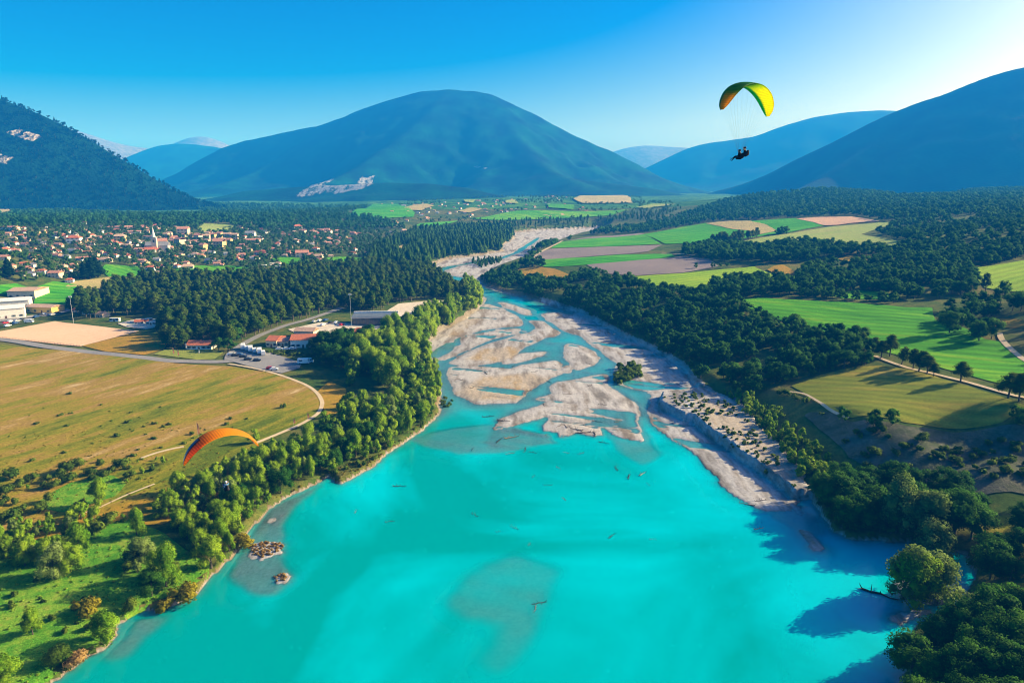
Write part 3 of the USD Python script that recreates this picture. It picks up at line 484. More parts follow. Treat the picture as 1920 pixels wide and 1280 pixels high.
field('parched_slope', [(950,520),(975,505),(1000,500),(1040,505),(1080,520),(1060,530),(1010,528),(985,522)], 'orange_grass', off=.3)
field('parched_slope', [(1845,605),(1880,598),(1920,600),(1920,615),(1870,616)], 'orange_grass')
field('parched_slope', [(1850,1092),(1920,1093),(1990,1100),(1990,1135),(1920,1117),(1870,1105)], 'orange_grass', wob=1)
field('pasture', [(1826,985),(1870,968),(1990,955),(1990,1060),(1920,1045),(1875,1068),(1862,1020)], 'dry_field', wob=1)
field('green_field', [(1560,553),(1600,545),(1660,548),(1690,560),(1640,562),(1580,560)], 'green_field')
field('orange_field', [(0,396),(20,396),(25,404),(0,408)], 'tan_field', off=3)
# the grey slope below the dry field
drape('bare_patch', [(1622,828),(1640,832),(1660,862),(1672,882),(1655,880),(1635,850)], 'path', off=.25, wob=1.5)
drape('marl_slope', [(1500,772),(1553,774),(1600,792),(1650,790),(1700,800),(1750,806),(1880,798),(2000,800),(2000,930),(1900,925),(1820,935),(1760,915),(1700,905),(1640,890),(1590,860),(1560,825),(1530,800)], 'marl', off=.12, wob=1)
for px, m in ([[(700,384),(745,384),(778,400),(775,408),(718,411),(650,405)], 'vivid_field'], [[(788,420),(863,414),(827,424),(775,425)], 'vivid_field'], [[(881,411),(972,396),(1026,396),(1153,396),(1183,393),(1147,405),(1047,411),(927,414)], 'green_field'], [[(1026,384),(1077,386),(1075,394),(1029,391)], 'green_field'],
   [[(1075,374),(1129,366),(1177,368),(1189,382),(1093,383)], 'tan_field'], [[(1192,391),(1226,384),(1268,385),(1214,392)], 'pale_field'], [[(869,376),(893,376),(887,382),(872,380)], 'pale_field'], [[(948,377),(966,376),(972,383),(948,382)], 'pale_field'], [[(755,393),(775,386),(800,384),(815,388),(790,396)], 'tan_field'], [[(855,397),(885,391),(905,393),(880,400)], 'tan_field'], [[(1010,406),(1055,401),(1060,405),(1020,408)], 'bare_field']):
    OPEN.append(drape('valley_field', px, m, off=.8, smooth=3, wob=.5))
# ------------------------------------------------------------------ trees
def foliage(name, dark, light, trans=.36):
    return usdkit.material(stage, '/World/Looks/' + name, {'o': ('object_info', {}), 't': ('attribute', {'attribute': 'tone'}), 'mf': ('mix_float', {'fac': .45}), 'r': ('rgb_ramp', {'ramp': [(.1, dark), (.9, light)]}),
       'p': ('principled_bsdf', {'roughness': .8, 'specular_ior_level': .06}), 'tr': ('translucent_bsdf', {}), 'mx': ('mix_closure', {'fac': trans})},
       [('t.fac', 'mf.a'), ('o.random', 'mf.b'), ('mf.result', 'r.fac'), ('r.color', 'p.base_color'), ('r.color', 'tr.color'), ('p.BSDF', 'mx.closure1'), ('tr.BSDF', 'mx.closure2')], surface='mx.closure')
FOL = {k: foliage(k + '_leaves', a, b) for k, (a, b) in {'willow': ((.09, .23, .008), (.32, .44, .025)), 'pine': ((.014, .075, .006), (.13, .19, .012)), 'oak': ((.010, .075, .010), (.07, .19, .014)), 'poplar': ((.03, .10, .012), (.10, .20, .02)),
       'garden': ((.02, .085, .012), (.09, .19, .02)), 'shrub': ((.04, .095, .010), (.16, .23, .022)), 'conifer': ((.004, .026, .010), (.015, .052, .012)), 'hill': ((.003, .022, .007), (.012, .046, .009)), 'silver': ((.11, .19, .035), (.27, .36, .09)), 'gold': ((.20, .19, .012), (.36, .30, .02)), 'marsh': ((.10, .30, .015), (.36, .46, .05)), 'heath': ((.10, .12, .008), (.34, .26, .025)), 'reed': ((.26, .16, .05), (.48, .33, .13))}.items()}
BARK = mat('bark', {'g': ('geometry', {}), 'n': ('noise_texture', {'scale': 3.0, 'detail': 4.0}), 'r': ('rgb_ramp', {'ramp': [(.3, (.06, .045, .03)), (.7, (.14, .11, .08))]}), 'p': ('principled_bsdf', {'roughness': .9})}, [('g.position', 'n.vector'), ('n.fac', 'r.fac'), ('r.color', 'p.base_color')])
ICO0, ICO1 = trimesh.creation.icosphere(0), trimesh.creation.icosphere(1)
def crown_mesh(clumps, n, size, rng, core=.8, ico=ICO0):
    """Leaf-sized faces spread over and through a crown of clumps (centre, radii), round denser cores."""
    C = np.array([c for c, r in clumps]); Rr = np.array([r for c, r in clumps]); w = (Rr[:, 0] * Rr[:, 2]) ** 1.0; w = w / w.sum()
    k = rng.choice(len(C), n, p=w); d = rng.normal(size=(n, 3)); d /= np.linalg.norm(d, axis=1, keepdims=True); d[:, 2] = np.where((d[:, 2] < -.35) & (rng.random(n) < .7), -d[:, 2], d[:, 2])
    p = C[k] + d * Rr[k] * (rng.uniform(.72, 1.18, n)[:, None])
    out = d / Rr[k]; out /= np.linalg.norm(out, axis=1, keepdims=True)
    nrm = out + rng.normal(size=(n, 3)) * .55; nrm /= np.linalg.norm(nrm, axis=1, keepdims=True)
    a = np.cross(nrm, rng.normal(size=(n, 3))); a /= np.linalg.norm(a, axis=1, keepdims=True); b = np.cross(nrm, a)
    s = size * rng.uniform(.6, 1.3, n)[:, None]; lift = nrm * s * .25
    v = np.stack([p - a * s * .62, p - b * s * .40 + lift, p + a * s * .62, p + b * s * .40 + lift], 1).reshape(-1, 3)
    i = np.arange(n)[:, None] * 4; f = np.vstack([np.hstack([i, i + 1, i + 2]), np.hstack([i, i + 2, i + 3])])
    ctone = rng.uniform(.15, .85, len(C)); tone = np.repeat(np.clip(ctone[k] + rng.normal(size=n) * .2, 0, 1), 4)
    c0 = C.mean(0); gl = p - c0; gl /= np.linalg.norm(gl, axis=1, keepdims=True) + 1e-9
    nn = out * .55 + gl * .55 + nrm * .35; nn /= np.linalg.norm(nn, axis=1, keepdims=True); nn = np.repeat(nn, 4, 0)
    V, Fc, N, T = [v], [f], [nn], [tone]; base = len(v)
    if core:
        for c, r, t in zip(C, Rr, ctone):
            q = ico.vertices * (1 + .25 * (rng.random((len(ico.vertices), 1)) - .5)); V.append(c + q * r * core); Fc.append(np.array(ico.faces) + base); N.append(ico.vertices / r * r.mean() / np.linalg.norm(ico.vertices / r * r.mean(), axis=1, keepdims=True)); T.append(np.full(len(q), t)); base += len(q)
    return np.vstack(V), np.vstack(Fc), np.vstack(N), np.concatenate(T)
def clumps_of(shape, rng, m):
    out = []
    if shape == 'willow':
        for i in range(m):
            t = rng.uniform(0, 1); z = .16 + .74 * t; R = .28 * math.sqrt(max(1 - ((t - .34) / .72) ** 2, .04)) * (1.08 - .3 * t); a = rng.uniform(0, 6.28); q = R * math.sqrt(rng.uniform(.1, 1)); r = rng.uniform(.10, .16)
            out.append((np.array([q * math.cos(a), q * math.sin(a), z]), np.array([r, r, r * rng.uniform(1.1, 1.5)])))
    elif shape == 'poplar':
        for i in range(m):
            t = (i + .5) / m; z = .15 + .75 * t; R = .10 * (1 - .5 * t); a = rng.uniform(0, 6.28); r = rng.uniform(.08, .12) * (1.15 - .5 * t)
            out.append((np.array([R * math.cos(a), R * math.sin(a), z]), np.array([r, r, r * 1.7])))
    elif shape == 'pine':
        for i in range(m):
            t = (i + .5) / m; z = .34 + .60 * t; R = .24 * (1 - .75 * t ** 1.5) * rng.uniform(.5, 1); a = i * 2.4 + rng.uniform(-.5, .5); r = rng.uniform(.10, .15) * (1.15 - .45 * t)
            out.append((np.array([R * math.cos(a), R * math.sin(a), z]), np.array([r, r, r * .72])))
    elif shape == 'conifer':
        for i in range(m):
            t = (i + .5) / m; z = .12 + .80 * t; R = .22 * (1 - t); a = i * 2.4; r = .13 * (1.1 - t) + .02
            out.append((np.array([R * .5 * math.cos(a), R * .5 * math.sin(a), z]), np.array([r + R * .4, r + R * .4, .09])))
    elif shape == 'oak':
        for i in range(m):
            t = rng.uniform(0, 1); z = .26 + .60 * t; R = .36 * math.sqrt(max(1 - ((t - .35) / .72) ** 2, .05)); a = i * 2.4 + rng.uniform(-.6, .6); q = R * math.sqrt(rng.uniform(.15, 1)); r = rng.uniform(.12, .19)
            out.append((np.array([q * math.cos(a), q * math.sin(a), z]), np.array([r, r, r * rng.uniform(.75, 1.0)])))
    else:
        for i in range(m):
            a = rng.uniform(0, 6.28); q = .42 * math.sqrt(rng.random()); r = rng.uniform(.2, .34)
            out.append((np.array([q * math.cos(a), q * math.sin(a), .28 + .30 * (1 - q) * rng.uniform(.6, 1.4)]), np.array([r, r, r * rng.uniform(.8, 1.1)])))
    if shape in ('willow', 'oak'):
        for c, r in out[: len(out) // 3]: c[:2] *= rng.uniform(1.0, 1.35); c[2] *= rng.uniform(.9, 1.1); r *= rng.uniform(.55, .9)
    return out
def cone(p0, p1, r0, r1, sides=5):
    p0, p1 = np.array(p0, float), np.array(p1, float); d = p1 - p0; d /= np.linalg.norm(d); a = np.cross(d, [0, 0, 1] if abs(d[2]) < .9 else [1, 0, 0]); a /= np.linalg.norm(a); b = np.cross(d, a)
    t = np.arange(sides) * 2 * np.pi / sides; ring = np.cos(t)[:, None] * a + np.sin(t)[:, None] * b; v = np.vstack([p0 + ring * r0, p1 + ring * r1, p1[None] + d * r1 * .5])
    i = np.arange(sides); j = (i + 1) % sides
    return trimesh.Trimesh(v, np.vstack([np.stack([i, j, j + sides], -1), np.stack([i, j + sides, i + sides], -1), np.stack([i + sides, j + sides, np.full(sides, 2 * sides)], -1)]), process=False)
LOD = {'hi': (3600, .034, 22), 'mid': (800, .064, 14), 'lo': (110, .155, 7)}
KIND = {}
def tree_kind(kind, shape, fol, variants, lods=('hi', 'mid', 'lo'), lean=0.0):
    for lod in lods:
        for s in range(variants):
            rng = np.random.default_rng(abs(hash_of(kind)) + s * 17 + len(lod)); n, size, m = LOD[lod]
            if shape == 'pine': size *= .85
            if shape == 'shrub': n, size, m = int(n * .55), size * 1.9, max(m // 2, 4)
            cl = clumps_of(shape, rng, m); P = proto(f'{kind}_kind'); v, f, nn, t = crown_mesh(cl, n, size, rng, core=.55 if lod == 'hi' else .72 if lod == 'mid' else .88, ico=ICO1 if lod == 'hi' else ICO0)
            put_mesh(str(P.GetPath()) + '/crown', v, f, FOL[fol], nn, {'tone': t})
            top = .55 if shape not in ('pine', 'conifer', 'poplar') else .88; r0 = .028 if shape != 'shrub' else .03
            if shape == 'shrub': top = .3
            tr = [cone((0, 0, -.06), (0, 0, top * .5), r0, r0 * .7), cone((0, 0, top * .5), (.01, .01, top), r0 * .7, r0 * .25)]
            if lod == 'hi':
                for a in range(3): q = 2.1 * a + rng.uniform(0, 1); tr.append(cone((0, 0, top * (.4 + .15 * a)), (.16 * math.cos(q), .16 * math.sin(q), top * (.4 + .15 * a) + .16), r0 * .5, r0 * .15, 4))
            tm = trimesh.util.concatenate(tr); put_mesh(str(P.GetPath()) + '/trunk', tm.vertices, tm.faces, BARK, vnormals(tm.vertices, tm.faces))
            KIND.setdefault((kind, lod), []).append(P.GetPath())
def hash_of(s): return sum((i + 1) * ord(c) for i, c in enumerate(s))
tree_kind('willow_tree', 'willow', 'willow', 6); tree_kind('pine_tree', 'pine', 'pine', 5); tree_kind('oak_tree', 'oak', 'oak', 6); tree_kind('poplar_tree', 'poplar', 'poplar', 4, ('mid', 'lo')); tree_kind('garden_tree', 'oak', 'garden', 4, ('mid', 'lo'))
tree_kind('hill_tree', 'oak', 'hill', 3, ('lo',)); tree_kind('hill_fir', 'conifer', 'hill', 2, ('lo',)); tree_kind('shrub', 'shrub', 'shrub', 5); tree_kind('fir_tree', 'conifer', 'conifer', 2, ('mid', 'lo')); tree_kind('silver_willow', 'willow', 'silver', 3, ('hi', 'mid')); tree_kind('yellow_bush', 'shrub', 'gold', 2, ('hi', 'mid')); tree_kind('reed_tuft', 'shrub', 'reed', 2, ('mid',)); tree_kind('marsh_tuft', 'shrub', 'marsh', 2, ('lo',)); tree_kind('heath_tuft', 'shrub', 'heath', 2, ('lo',))
TREES = []
def add_tree(kind, x, y, h, label, group, cat='tree', wide=1.0, dz=0.0):
    TREES.append(dict(kind=kind, x=float(x), y=float(y), h=float(h), label=label, group=group, cat=cat, wide=wide, dz=dz))
def wood(kinds, px, spacing, hs, label, group, seed, cat='tree', avoid=True, gap=0.0, wide=(.85, 1.2), water=False, clear=1.0, thin=None):
    rng = np.random.default_rng(seed); P = gpoly(px) if not hasattr(px, 'area') else px
    if avoid:
        for o in OPEN: P = P.difference(o.buffer(-clear))
        for o in R: P = P.difference(o)
        for o in BUILT: P = P.difference(o)
    if P.is_empty: return
    x0, y0, x1, y1 = P.bounds; X, Y = np.meshgrid(np.arange(x0, x1, spacing), np.arange(y0, y1, spacing * .87)); X = X + (np.arange(len(X)) % 2)[:, None] * spacing / 2
    X, Y = (X + rng.uniform(-.45, .45, X.shape) * spacing).ravel(), (Y + rng.uniform(-.45, .45, Y.shape) * spacing).ravel()
    shapely.prepare(P); k = shapely.contains_xy(P, X, Y)
    if gap: k &= vnoise(X, Y, spacing * 5, seed + 30) + .5 > gap
    X, Y = X[k], Y[k]
    if not water and len(X): k = shore(X, Y) < -1.0; X, Y = X[k], Y[k]
    for x, y in zip(X, Y):
        kind = kinds if isinstance(kinds, str) else kinds[rng.integers(len(kinds))]; h = rng.uniform(*hs); l, g = label(x, y, h) if callable(label) else (label, group); add_tree(kind, x, y, h, l, g, cat, rng.uniform(*wide))
def single(kind, px, py, h, label, group=None, cat='tree', wide=1.0):
    q = on_ground(px, py)[0]; add_tree(kind, q[0], q[1], h, label, group, cat, wide)
# ------------------------------------------------------------------ buildings
def plain(name, col, rough=.8, spec=.2, metal=0.0, var=.12, scale=.6):
    return mat(name, {'g': ('geometry', {}), 'o': ('object_info', {}), 'n': ('noise_texture', {'scale': scale, 'detail': 4.0, 'roughness': .65}), 'v': ('map_range', {'from_min': .25, 'from_max': .75, 'to_min': 1 - var, 'to_max': 1 + var}), 'x': ('vector_math', {'math_type': 'scale', 'vector1': col}), 'p': ('principled_bsdf', {'roughness': rough, 'specular_ior_level': spec, 'metallic': metal})},
               [('g.position', 'n.vector'), ('n.fac', 'v.value'), ('v.result', 'x.scale'), ('x.vector', 'p.base_color')])
WALL = {k: plain(k + '_plaster', c) for k, c in {'cream': (.62, .50, .36), 'white': (.74, .70, .64), 'pink': (.62, .43, .34), 'ochre': (.58, .40, .19), 'grey': (.40, .38, .36)}.items()}
ROOF = {k: plain(k + '_roof', c, scale=.9, var=.2) for k, c in {'terracotta': (.42, .13, .065), 'rosy': (.46, .22, .15), 'tan': (.45, .30, .21), 'grey': (.26, .26, .27), 'white': (.66, .63, .58), 'brown': (.22, .12, .08), 'slate': (.10, .13, .17)}.items()}
GLASS = plain('window_glass', (.035, .05, .065), rough=.12, spec=.6, var=.05); SHUT = plain('shutter', (.18, .22, .20)); CHIM = plain('chimney', (.40, .30, .24)); DOORM = plain('door', (.16, .09, .05)); METAL = plain('steel', (.42, .43, .44), rough=.4, metal=.6); DARK = plain('black_rubber', (.02, .02, .022), rough=.7)
BUILT = []
def box(x0, x1, y0, y1, z0, z1):
    b = trimesh.creation.box((x1 - x0, y1 - y0, z1 - z0)); b.apply_translation(((x0 + x1) / 2, (y0 + y1) / 2, (z0 + z1) / 2)); return b
def gable_parts(P, w, d, h, rh, wall, roof, ox=0.0, oy=0.0, oh=.5, windows=True, hip=0.0, chimney=True, rows=1, cols=3, sub=None):
    """A block w long (x), d deep (y): walls up to a gable, two roof slopes with an overhang, windows, door, chimney."""
    prof = Polygon([(-d / 2, -1.5), (d / 2, -1.5), (d / 2, h), (0, h + rh * (1 - hip)), (-d / 2, h)]) if not hip else Polygon([(-d / 2, -1.5), (d / 2, -1.5), (d / 2, h), (-d / 2, h)])
    m = trimesh.creation.extrude_polygon(prof, w, engine='earcut'); m.apply_transform(np.array([[0, 0, 1, -w / 2 + ox], [1, 0, 0, oy], [0, 1, 0, 0], [0, 0, 0, 1.]])); part(P, 'wall', m, WALL[wall])
    sl = rh / (d / 2); e = oh; z0, z1 = h - e * sl, h + rh; a, b = w / 2 + e * .7, d / 2 + e; t = .22; r = w / 2 + e * .7 if not hip else w / 2 - d / 2 * hip
    v = np.array([[-a, -b, z0], [a, -b, z0], [r, 0, z1], [-r, 0, z1], [-a, b, z0], [a, b, z0]], float); v[:, 0] += ox; v[:, 1] += oy; v[:, 2] += .06
    f = [[0, 1, 2], [0, 2, 3], [5, 4, 3], [5, 3, 2], [4, 0, 3], [1, 5, 2]]
    lo = v - [0, 0, t]; n = 6; F = f + [[x + n for x in reversed(q)] for q in f] + [[0, n, n + 1], [0, n + 1, 1], [1, n + 1, n + 5], [1, n + 5, 5], [5, n + 5, n + 4], [5, n + 4, 4], [4, n + 4, n], [4, n, 0]]
    part(P, 'roof', trimesh.Trimesh(np.vstack([v, lo]), F, process=False), ROOF[roof])
    rp = f'{P.GetPath()}/roof'
    if chimney: part(stage.GetPrimAtPath(rp), 'chimney', box(ox + w * .22, ox + w * .22 + .8, oy + .5, oy + 1.2, h, h + rh + .8), CHIM)
    if windows:
        for s in (-1, 1):
            for k in range(cols):
                for q in range(rows):
                    x = ox + w * ((k + .5) / cols - .5); z = 1.1 + q * 2.7; y = oy + s * (d / 2)
                    if q == 0 and k == cols // 2 and s < 0: part(P, 'door', box(x - .55, x + .55, y - .06, y + .02, 0, 2.1), DOORM); continue
                    g = part(P, 'window', box(x - .6, x + .6, min(y, y + s * .05), max(y, y + s * .05), z, z + 1.3), GLASS)
                    for e2 in (-1, 1): part(g, 'shutter', box(x + e2 * .9 - .3, x + e2 * .9 + .3, min(y, y + s * .07), max(y, y + s * .07), z, z + 1.3), SHUT)
HOUSES = {}
def house_kind(key, blocks):
    P = proto('house_kind')
    for b in blocks: gable_parts(P, **b)
    HOUSES[key] = P.GetPath()
B = lambda w, d, h, rh, wall, roof, **k: dict(w=w, d=d, h=h, rh=rh, wall=wall, roof=roof, **k)
house_kind('cream villa', [B(12, 9, 5.2, 2.2, 'cream', 'rosy', rows=2)]); house_kind('white villa', [B(11, 9, 5.0, 2.0, 'white', 'terracotta', rows=2, hip=.7)]); house_kind('pink house', [B(13, 9, 5.4, 2.2, 'pink', 'rosy', rows=2), B(6, 7, 3.2, 1.5, 'pink', 'rosy', ox=8.4, oy=-1.5, chimney=False, cols=2)])
house_kind('ochre house', [B(12, 10, 5.6, 2.2, 'ochre', 'tan', rows=2, hip=.6)]); house_kind('white cottage', [B(10, 8, 3.2, 2.0, 'white', 'terracotta'), B(5, 5, 2.8, 1.4, 'white', 'terracotta', ox=6.5, oy=1, chimney=False, cols=1)])
house_kind('cream cottage', [B(11, 8, 3.2, 2.0, 'cream', 'tan', hip=.5)]); house_kind('tall townhouse', [B(11, 10, 8.6, 2.2, 'cream', 'rosy', rows=3)]); house_kind('pink townhouse', [B(12, 10, 8.2, 2.2, 'pink', 'tan', rows=3, cols=4)]); house_kind('ochre townhouse', [B(10, 11, 9.2, 2.4, 'ochre', 'rosy', rows=3)])
house_kind('long building', [B(26, 9, 5.6, 2.2, 'cream', 'rosy', rows=2, cols=7)]); house_kind('long white building', [B(28, 10, 6, 2, 'white', 'rosy', rows=2, cols=8)]); house_kind('grey roofed house', [B(12, 9, 4.4, 2.4, 'white', 'grey', rows=1)]); house_kind('caravan', [B(6.4, 2.4, 2.5, .25, 'white', 'white', oh=.05, chimney=False, cols=3)])
ROOFWORD = {'cream villa': 'cream villa with rosy roof', 'white villa': 'white villa with red roof', 'pink house': 'pink house with side wing', 'ochre house': 'ochre house with tan roof', 'white cottage': 'white cottage with annex', 'cream cottage': 'low cream cottage', 'tall townhouse': 'tall cream townhouse', 'pink townhouse': 'tall pink townhouse with tan roof', 'ochre townhouse': 'tall ochre townhouse with rosy roof', 'long building': 'long cream building with rosy roof', 'long white building': 'long white building with rosy roof', 'grey roofed house': 'white house with grey roof', 'caravan': 'white caravan'}
def zone_of(px, py):
    if px > 640 and py < 425: return 'far up the valley'
    if py < 425: return 'high on the hill foot above the village'
    if px < 120: return 'at the left end of the village'
    if px < 230: return 'left of the fir trees and old centre' if py < 480 else 'behind the two dark fir trees'
    if px < 455 and 440 < py < 478: return 'in the packed old centre by the church'
    if px < 455: return 'around the old centre of the village'
    if px < 660: return 'in the right half of the village'
    return 'among trees between the village and the river'
placed, HLIST = [], []
def house(px, py, wpx, key=None, rz=None):
    q = on_ground(px, py)[0]; rng = np.random.default_rng(int(px * 31 + py * 7))
    if any(math.hypot(q[0] - a, q[1] - b) < r for a, b, r in placed): return
    W = wpx * np.linalg.norm(q - [0, 0, CAM_H]) / F
    if key is None:
        if 300 < px < 450 and 440 < py < 475: key = rng.choice(['tall townhouse', 'pink townhouse', 'ochre townhouse', 'pink townhouse'])
        elif W > 19: key = rng.choice(['long building', 'long white building'])
        else: key = rng.choice(['cream villa', 'white villa', 'pink house', 'ochre house', 'white cottage', 'cream cottage', 'white villa', 'grey roofed house'])
    base = 27.0 if key.startswith('long') else 12.0; s = np.clip(0.86 * W / base, .58, 1.35) if key != 'caravan' else 1.0
    rz = rng.normal(0, .35) if rz is None else rz; z = zone_of(px, py)
    HLIST.append((wpx, key, (q[0], q[1], q[2] - .3), rz, s, z))
    placed.append((q[0], q[1], .33 * base * s)); BUILT.append(shapely.Point(q[0], q[1]).buffer(.55 * base * s if base < 20 else .38 * base * s))
for h in [(20,432,28),(45,436,12),(155,402,10),(170,403,12),(186,403,7),(253,417,10),(272,418,7),(91,427,10),(112,426,11),(135,427,7),(215,430,24),(242,430,12),(252,438,22),(275,436,10),(265,427,6),(104,446,11),(117,444,12),(137,444,14),(173,445,13),(185,448,8),(205,444,13),(225,451,20),(140,455,24),(28,459,9),(47,461,11),(32,473,9),(10,473,16),(203,461,11),(58,483,18),(8,487,15),(105,473,10),(137,473,13),(108,482,8),(180,480,13),(200,478,9),(198,491,22),(117,502,16),(120,509,11),(138,497,12),(105,519,20),(131,529,11),(37,514,7),(237,482,18),(262,473,15),(282,472,22),(267,492,12),(273,496,8),(300,500,12),(317,497,10),(283,507,18),(300,515,12),(305,467,22),(280,448,24),(258,453,10),
  (327,415,9),(345,416,5),(366,414,7),(345,443,26),(357,444,8),(328,452,12),(338,460,18),(352,457,10),(365,458,10),(372,450,14),(387,450,14),(400,447,12),(413,445,12),(427,447,14),(440,448,14),(390,457,12),(403,457,14),(417,457,14),(430,457,12),(413,467,22),(382,468,14),(382,475,10),(470,442,18),(498,438,12),(529,437,6),(473,455,32),(558,430,18),(568,436,12),(597,434,20),(613,436,20),(572,453,10),(519,461,12),(467,470,12),(487,477,20),(502,482,14),(542,477,13),(567,482,24),(592,470,14),(607,477,9),(597,484,22),(620,481,9),(444,483,10),(393,492,16),(405,492,10),(416,494,8),(348,496,9),(352,504,24),(325,482,8),(558,515,10),(592,501,14),(617,502,16),(5,459,9),(62,470,8),(75,455,9),(90,465,8),(70,440,8),(60,500,10),(20,503,14),(80,512,14),(60,516,8),(0,510,12),(150,488,10),(165,468,9),(155,455,8),(240,463,8),(222,470,8),(320,470,10),(315,480,8),(340,478,10),(360,482,8),(425,478,9),(455,462,8),(460,430,7),(490,450,9),(510,470,8),(530,455,8),(545,465,8),(585,460,9),(630,455,9),(640,468,8),(520,430,6),(545,442,7),(582,443,8),(632,443,7),(655,455,8),(300,440,8),(318,442,8),(235,440,8),(190,436,8),(160,436,8),(85,436,7),(205,420,7),(230,418,6),(290,425,7),(310,430,6),(395,437,7),(430,440,6)]: house(*h)
for h in [(647,447,9),(653,428,9),(657,463,10),(717,484,16),(758,437,14),(733,438,14),(710,457,10),(763,473,12),(673,440,8),(690,455,8),(700,462,9),(722,470,9),(735,455,8),(690,478,9),(660,476,8)]: house(*h)
rngv = np.random.default_rng(5)
for k in range(190):
    a, b = rngv.uniform(0, 665), rngv.triangular(412, 455, 518)
    if (b > 425 or a < 330) and b > 405 + a * .02 and not any(o.contains(shapely.Point(*on_ground(a, b)[0][:2])) for o in OPEN): house(a, b, rngv.uniform(7, 11))
for a, b, w in [(757,388,9),(765,391,7),(820,400,7),(843,401,8),(790,405,6),(800,410,6),(885,404,7),(878,407,5),(950,395,5),(1105,363,4),(1028,368,5),(1035,370,5),(1040,367,4),(920,370,5),(930,384,6),(875,385,6),(905,383,7),(910,384,6),(943,382,6),(1010,361,4),(1060,355,4),(1120,357,4),(765,397,5),(784,400,6),(735,398,6),(740,418,8),(763,415,5),(940,398,5),(806,391,5),(1095,377,4)]: house(a, b, w)
for k in range(130):
    a, b = rngv.uniform(700, 1130), rngv.uniform(366, 404)
    if b > 366 + (1110 - a) * .04 and not any(o.contains(shapely.Point(*on_ground(a, b)[0][:2])) for o in OPEN): house(a, b, rngv.uniform(3, 5))
# caravans and huts at the pine wood's edge
for a, b, w, k in [(146,584,14,'white cottage'),(166,588,12,'white villa'),(192,593,24,'cream cottage'),(216,602,12,'caravan'),(262,606,16,'white cottage'),(285,609,12,'caravan'),(300,608,12,'caravan'),(276,603,10,'caravan'),(370,562,10,'cream cottage'),(440,561,14,'white cottage'),(618,541,16,'cream cottage'),(650,562,14,'white villa'),(511,497,8,'caravan'),(529,499,8,'caravan'),(520,503,7,'caravan'),(495,500,8,'caravan')]: house(a, b, w, k)

HLIST.sort(key=lambda t: (t[1] != 'caravan', -t[0])); ncar = sum(t[1] == 'caravan' for t in HLIST)
for w_, key, loc_, rz_, s_, z in HLIST[: 298 + ncar]: instance('caravan' if key == 'caravan' else 'village_house', HOUSES[key], f'{ROOFWORD[key]} {z}', 'caravan' if key == 'caravan' else 'house', loc_, rz_, s_, group=f'{key}s {z}')
rest_ = HLIST[298 + ncar :]
if rest_:
    pi = UsdGeom.PointInstancer.Define(stage, '/World/outlying_houses'); data(pi.GetPrim(), kind='stuff'); keys_ = sorted({t[1] for t in rest_}); tg = []
    for i, k in enumerate(keys_): x = UsdGeom.Xform.Define(stage, f'/World/outlying_houses/house_{i:03d}'); x.GetPrim().GetReferences().AddInternalReference(HOUSES[k]); tg.append(x.GetPath())
    pi.CreatePrototypesRel().SetTargets(tg); pi.CreateProtoIndicesAttr([keys_.index(t[1]) for t in rest_]); pi.CreatePositionsAttr(Vt.Vec3fArray.FromNumpy(np.array([t[2] for t in rest_], np.float32)))
    pi.CreateScalesAttr(Vt.Vec3fArray.FromNumpy(np.array([[t[4]] * 3 for t in rest_], np.float32))); pi.CreateOrientationsAttr(Vt.QuathArray([Gf.Quath(float(math.cos(t[3] / 2)), 0.0, 0.0, float(math.sin(t[3] / 2))) for t in rest_]))
def frame_of(a, b):
    """Origin, heading and length of a building's front edge between two picture points on the ground."""
    p, q = on_ground(a[0], a[1])[0], on_ground(b[0], b[1])[0]; d = q - p; return (p + q) / 2, math.atan2(d[1], d[0]), math.hypot(d[0], d[1])
def big(name, a, b, depth, h, rh, wall, roof, label, category='building', rows=1, cols=6, hip=0.0, extra=None):
    c, rz, w = frame_of(a, b); n = np.array([-math.sin(rz), math.cos(rz)]); o = c[:2] + n * depth / 2
    P = thing(name, label, category, (o[0], o[1], c[2] - .2), rz); gable_parts(P, w, depth, h, rh, wall, roof, rows=rows, cols=cols, hip=hip, chimney=False)
    BUILT.append(Polygon([tuple(o + np.array([math.cos(rz), math.sin(rz)]) * x + n * y) for x, y in ((-w / 2 - 3, -depth / 2 - 4), (w / 2 + 3, -depth / 2 - 4), (w / 2 + 3, depth / 2 + 3), (-w / 2 - 3, depth / 2 + 3))]))
    if extra: extra(P, w, depth, h)
    return P
def pool_extra(P, w, d, h):
    for k in range(10): x = w * ((k + .5) / 10 - .5); part(P, 'glazed_bay', box(x - w * .045, x + w * .045, -d / 2 - .12, -d / 2 - .03, .6, h - 1.2), GLASS)
    part(P, 'roof_edge', box(-w / 2 - .8, w / 2 + .8, d / 2 - .4, d / 2 + .9, h - .2, h + 1.3), ROOF['white']); part(P, 'fascia', box(-w / 2 - .8, w / 2 + .8, -d / 2 - .9, -d / 2 - .65, h - .9, h - .2), WALL['grey'])
WALL['blue'] = plain('blue_cladding', (.07, .12, .17), rough=.5); WALL['yellow'] = plain('yellow_render', (.62, .42, .12))
big('pool_hall', (661,610), (742,612), 14, 6.5, .8, 'blue', 'slate', 'long dark blue hall with a pale roof edge beside the river trees', cols=2, extra=pool_extra)
big('service_building', (660,630), (687,631), 9, 3.4, 1.6, 'cream', 'terracotta', 'square cream building with a red roof right in front of the long blue hall', cols=3, hip=.6)
big('club_house', (499,650), (519,651), 12, 4.2, 1.7, 'cream', 'terracotta', 'red roofed building with an open porch at the left of the club house group', cols=3)
big('club_house', (519,650), (541,650), 10, 3.6, 1.4, 'cream', 'rosy', 'low pale building joined between two red roofed buildings by the parking lot', cols=3)
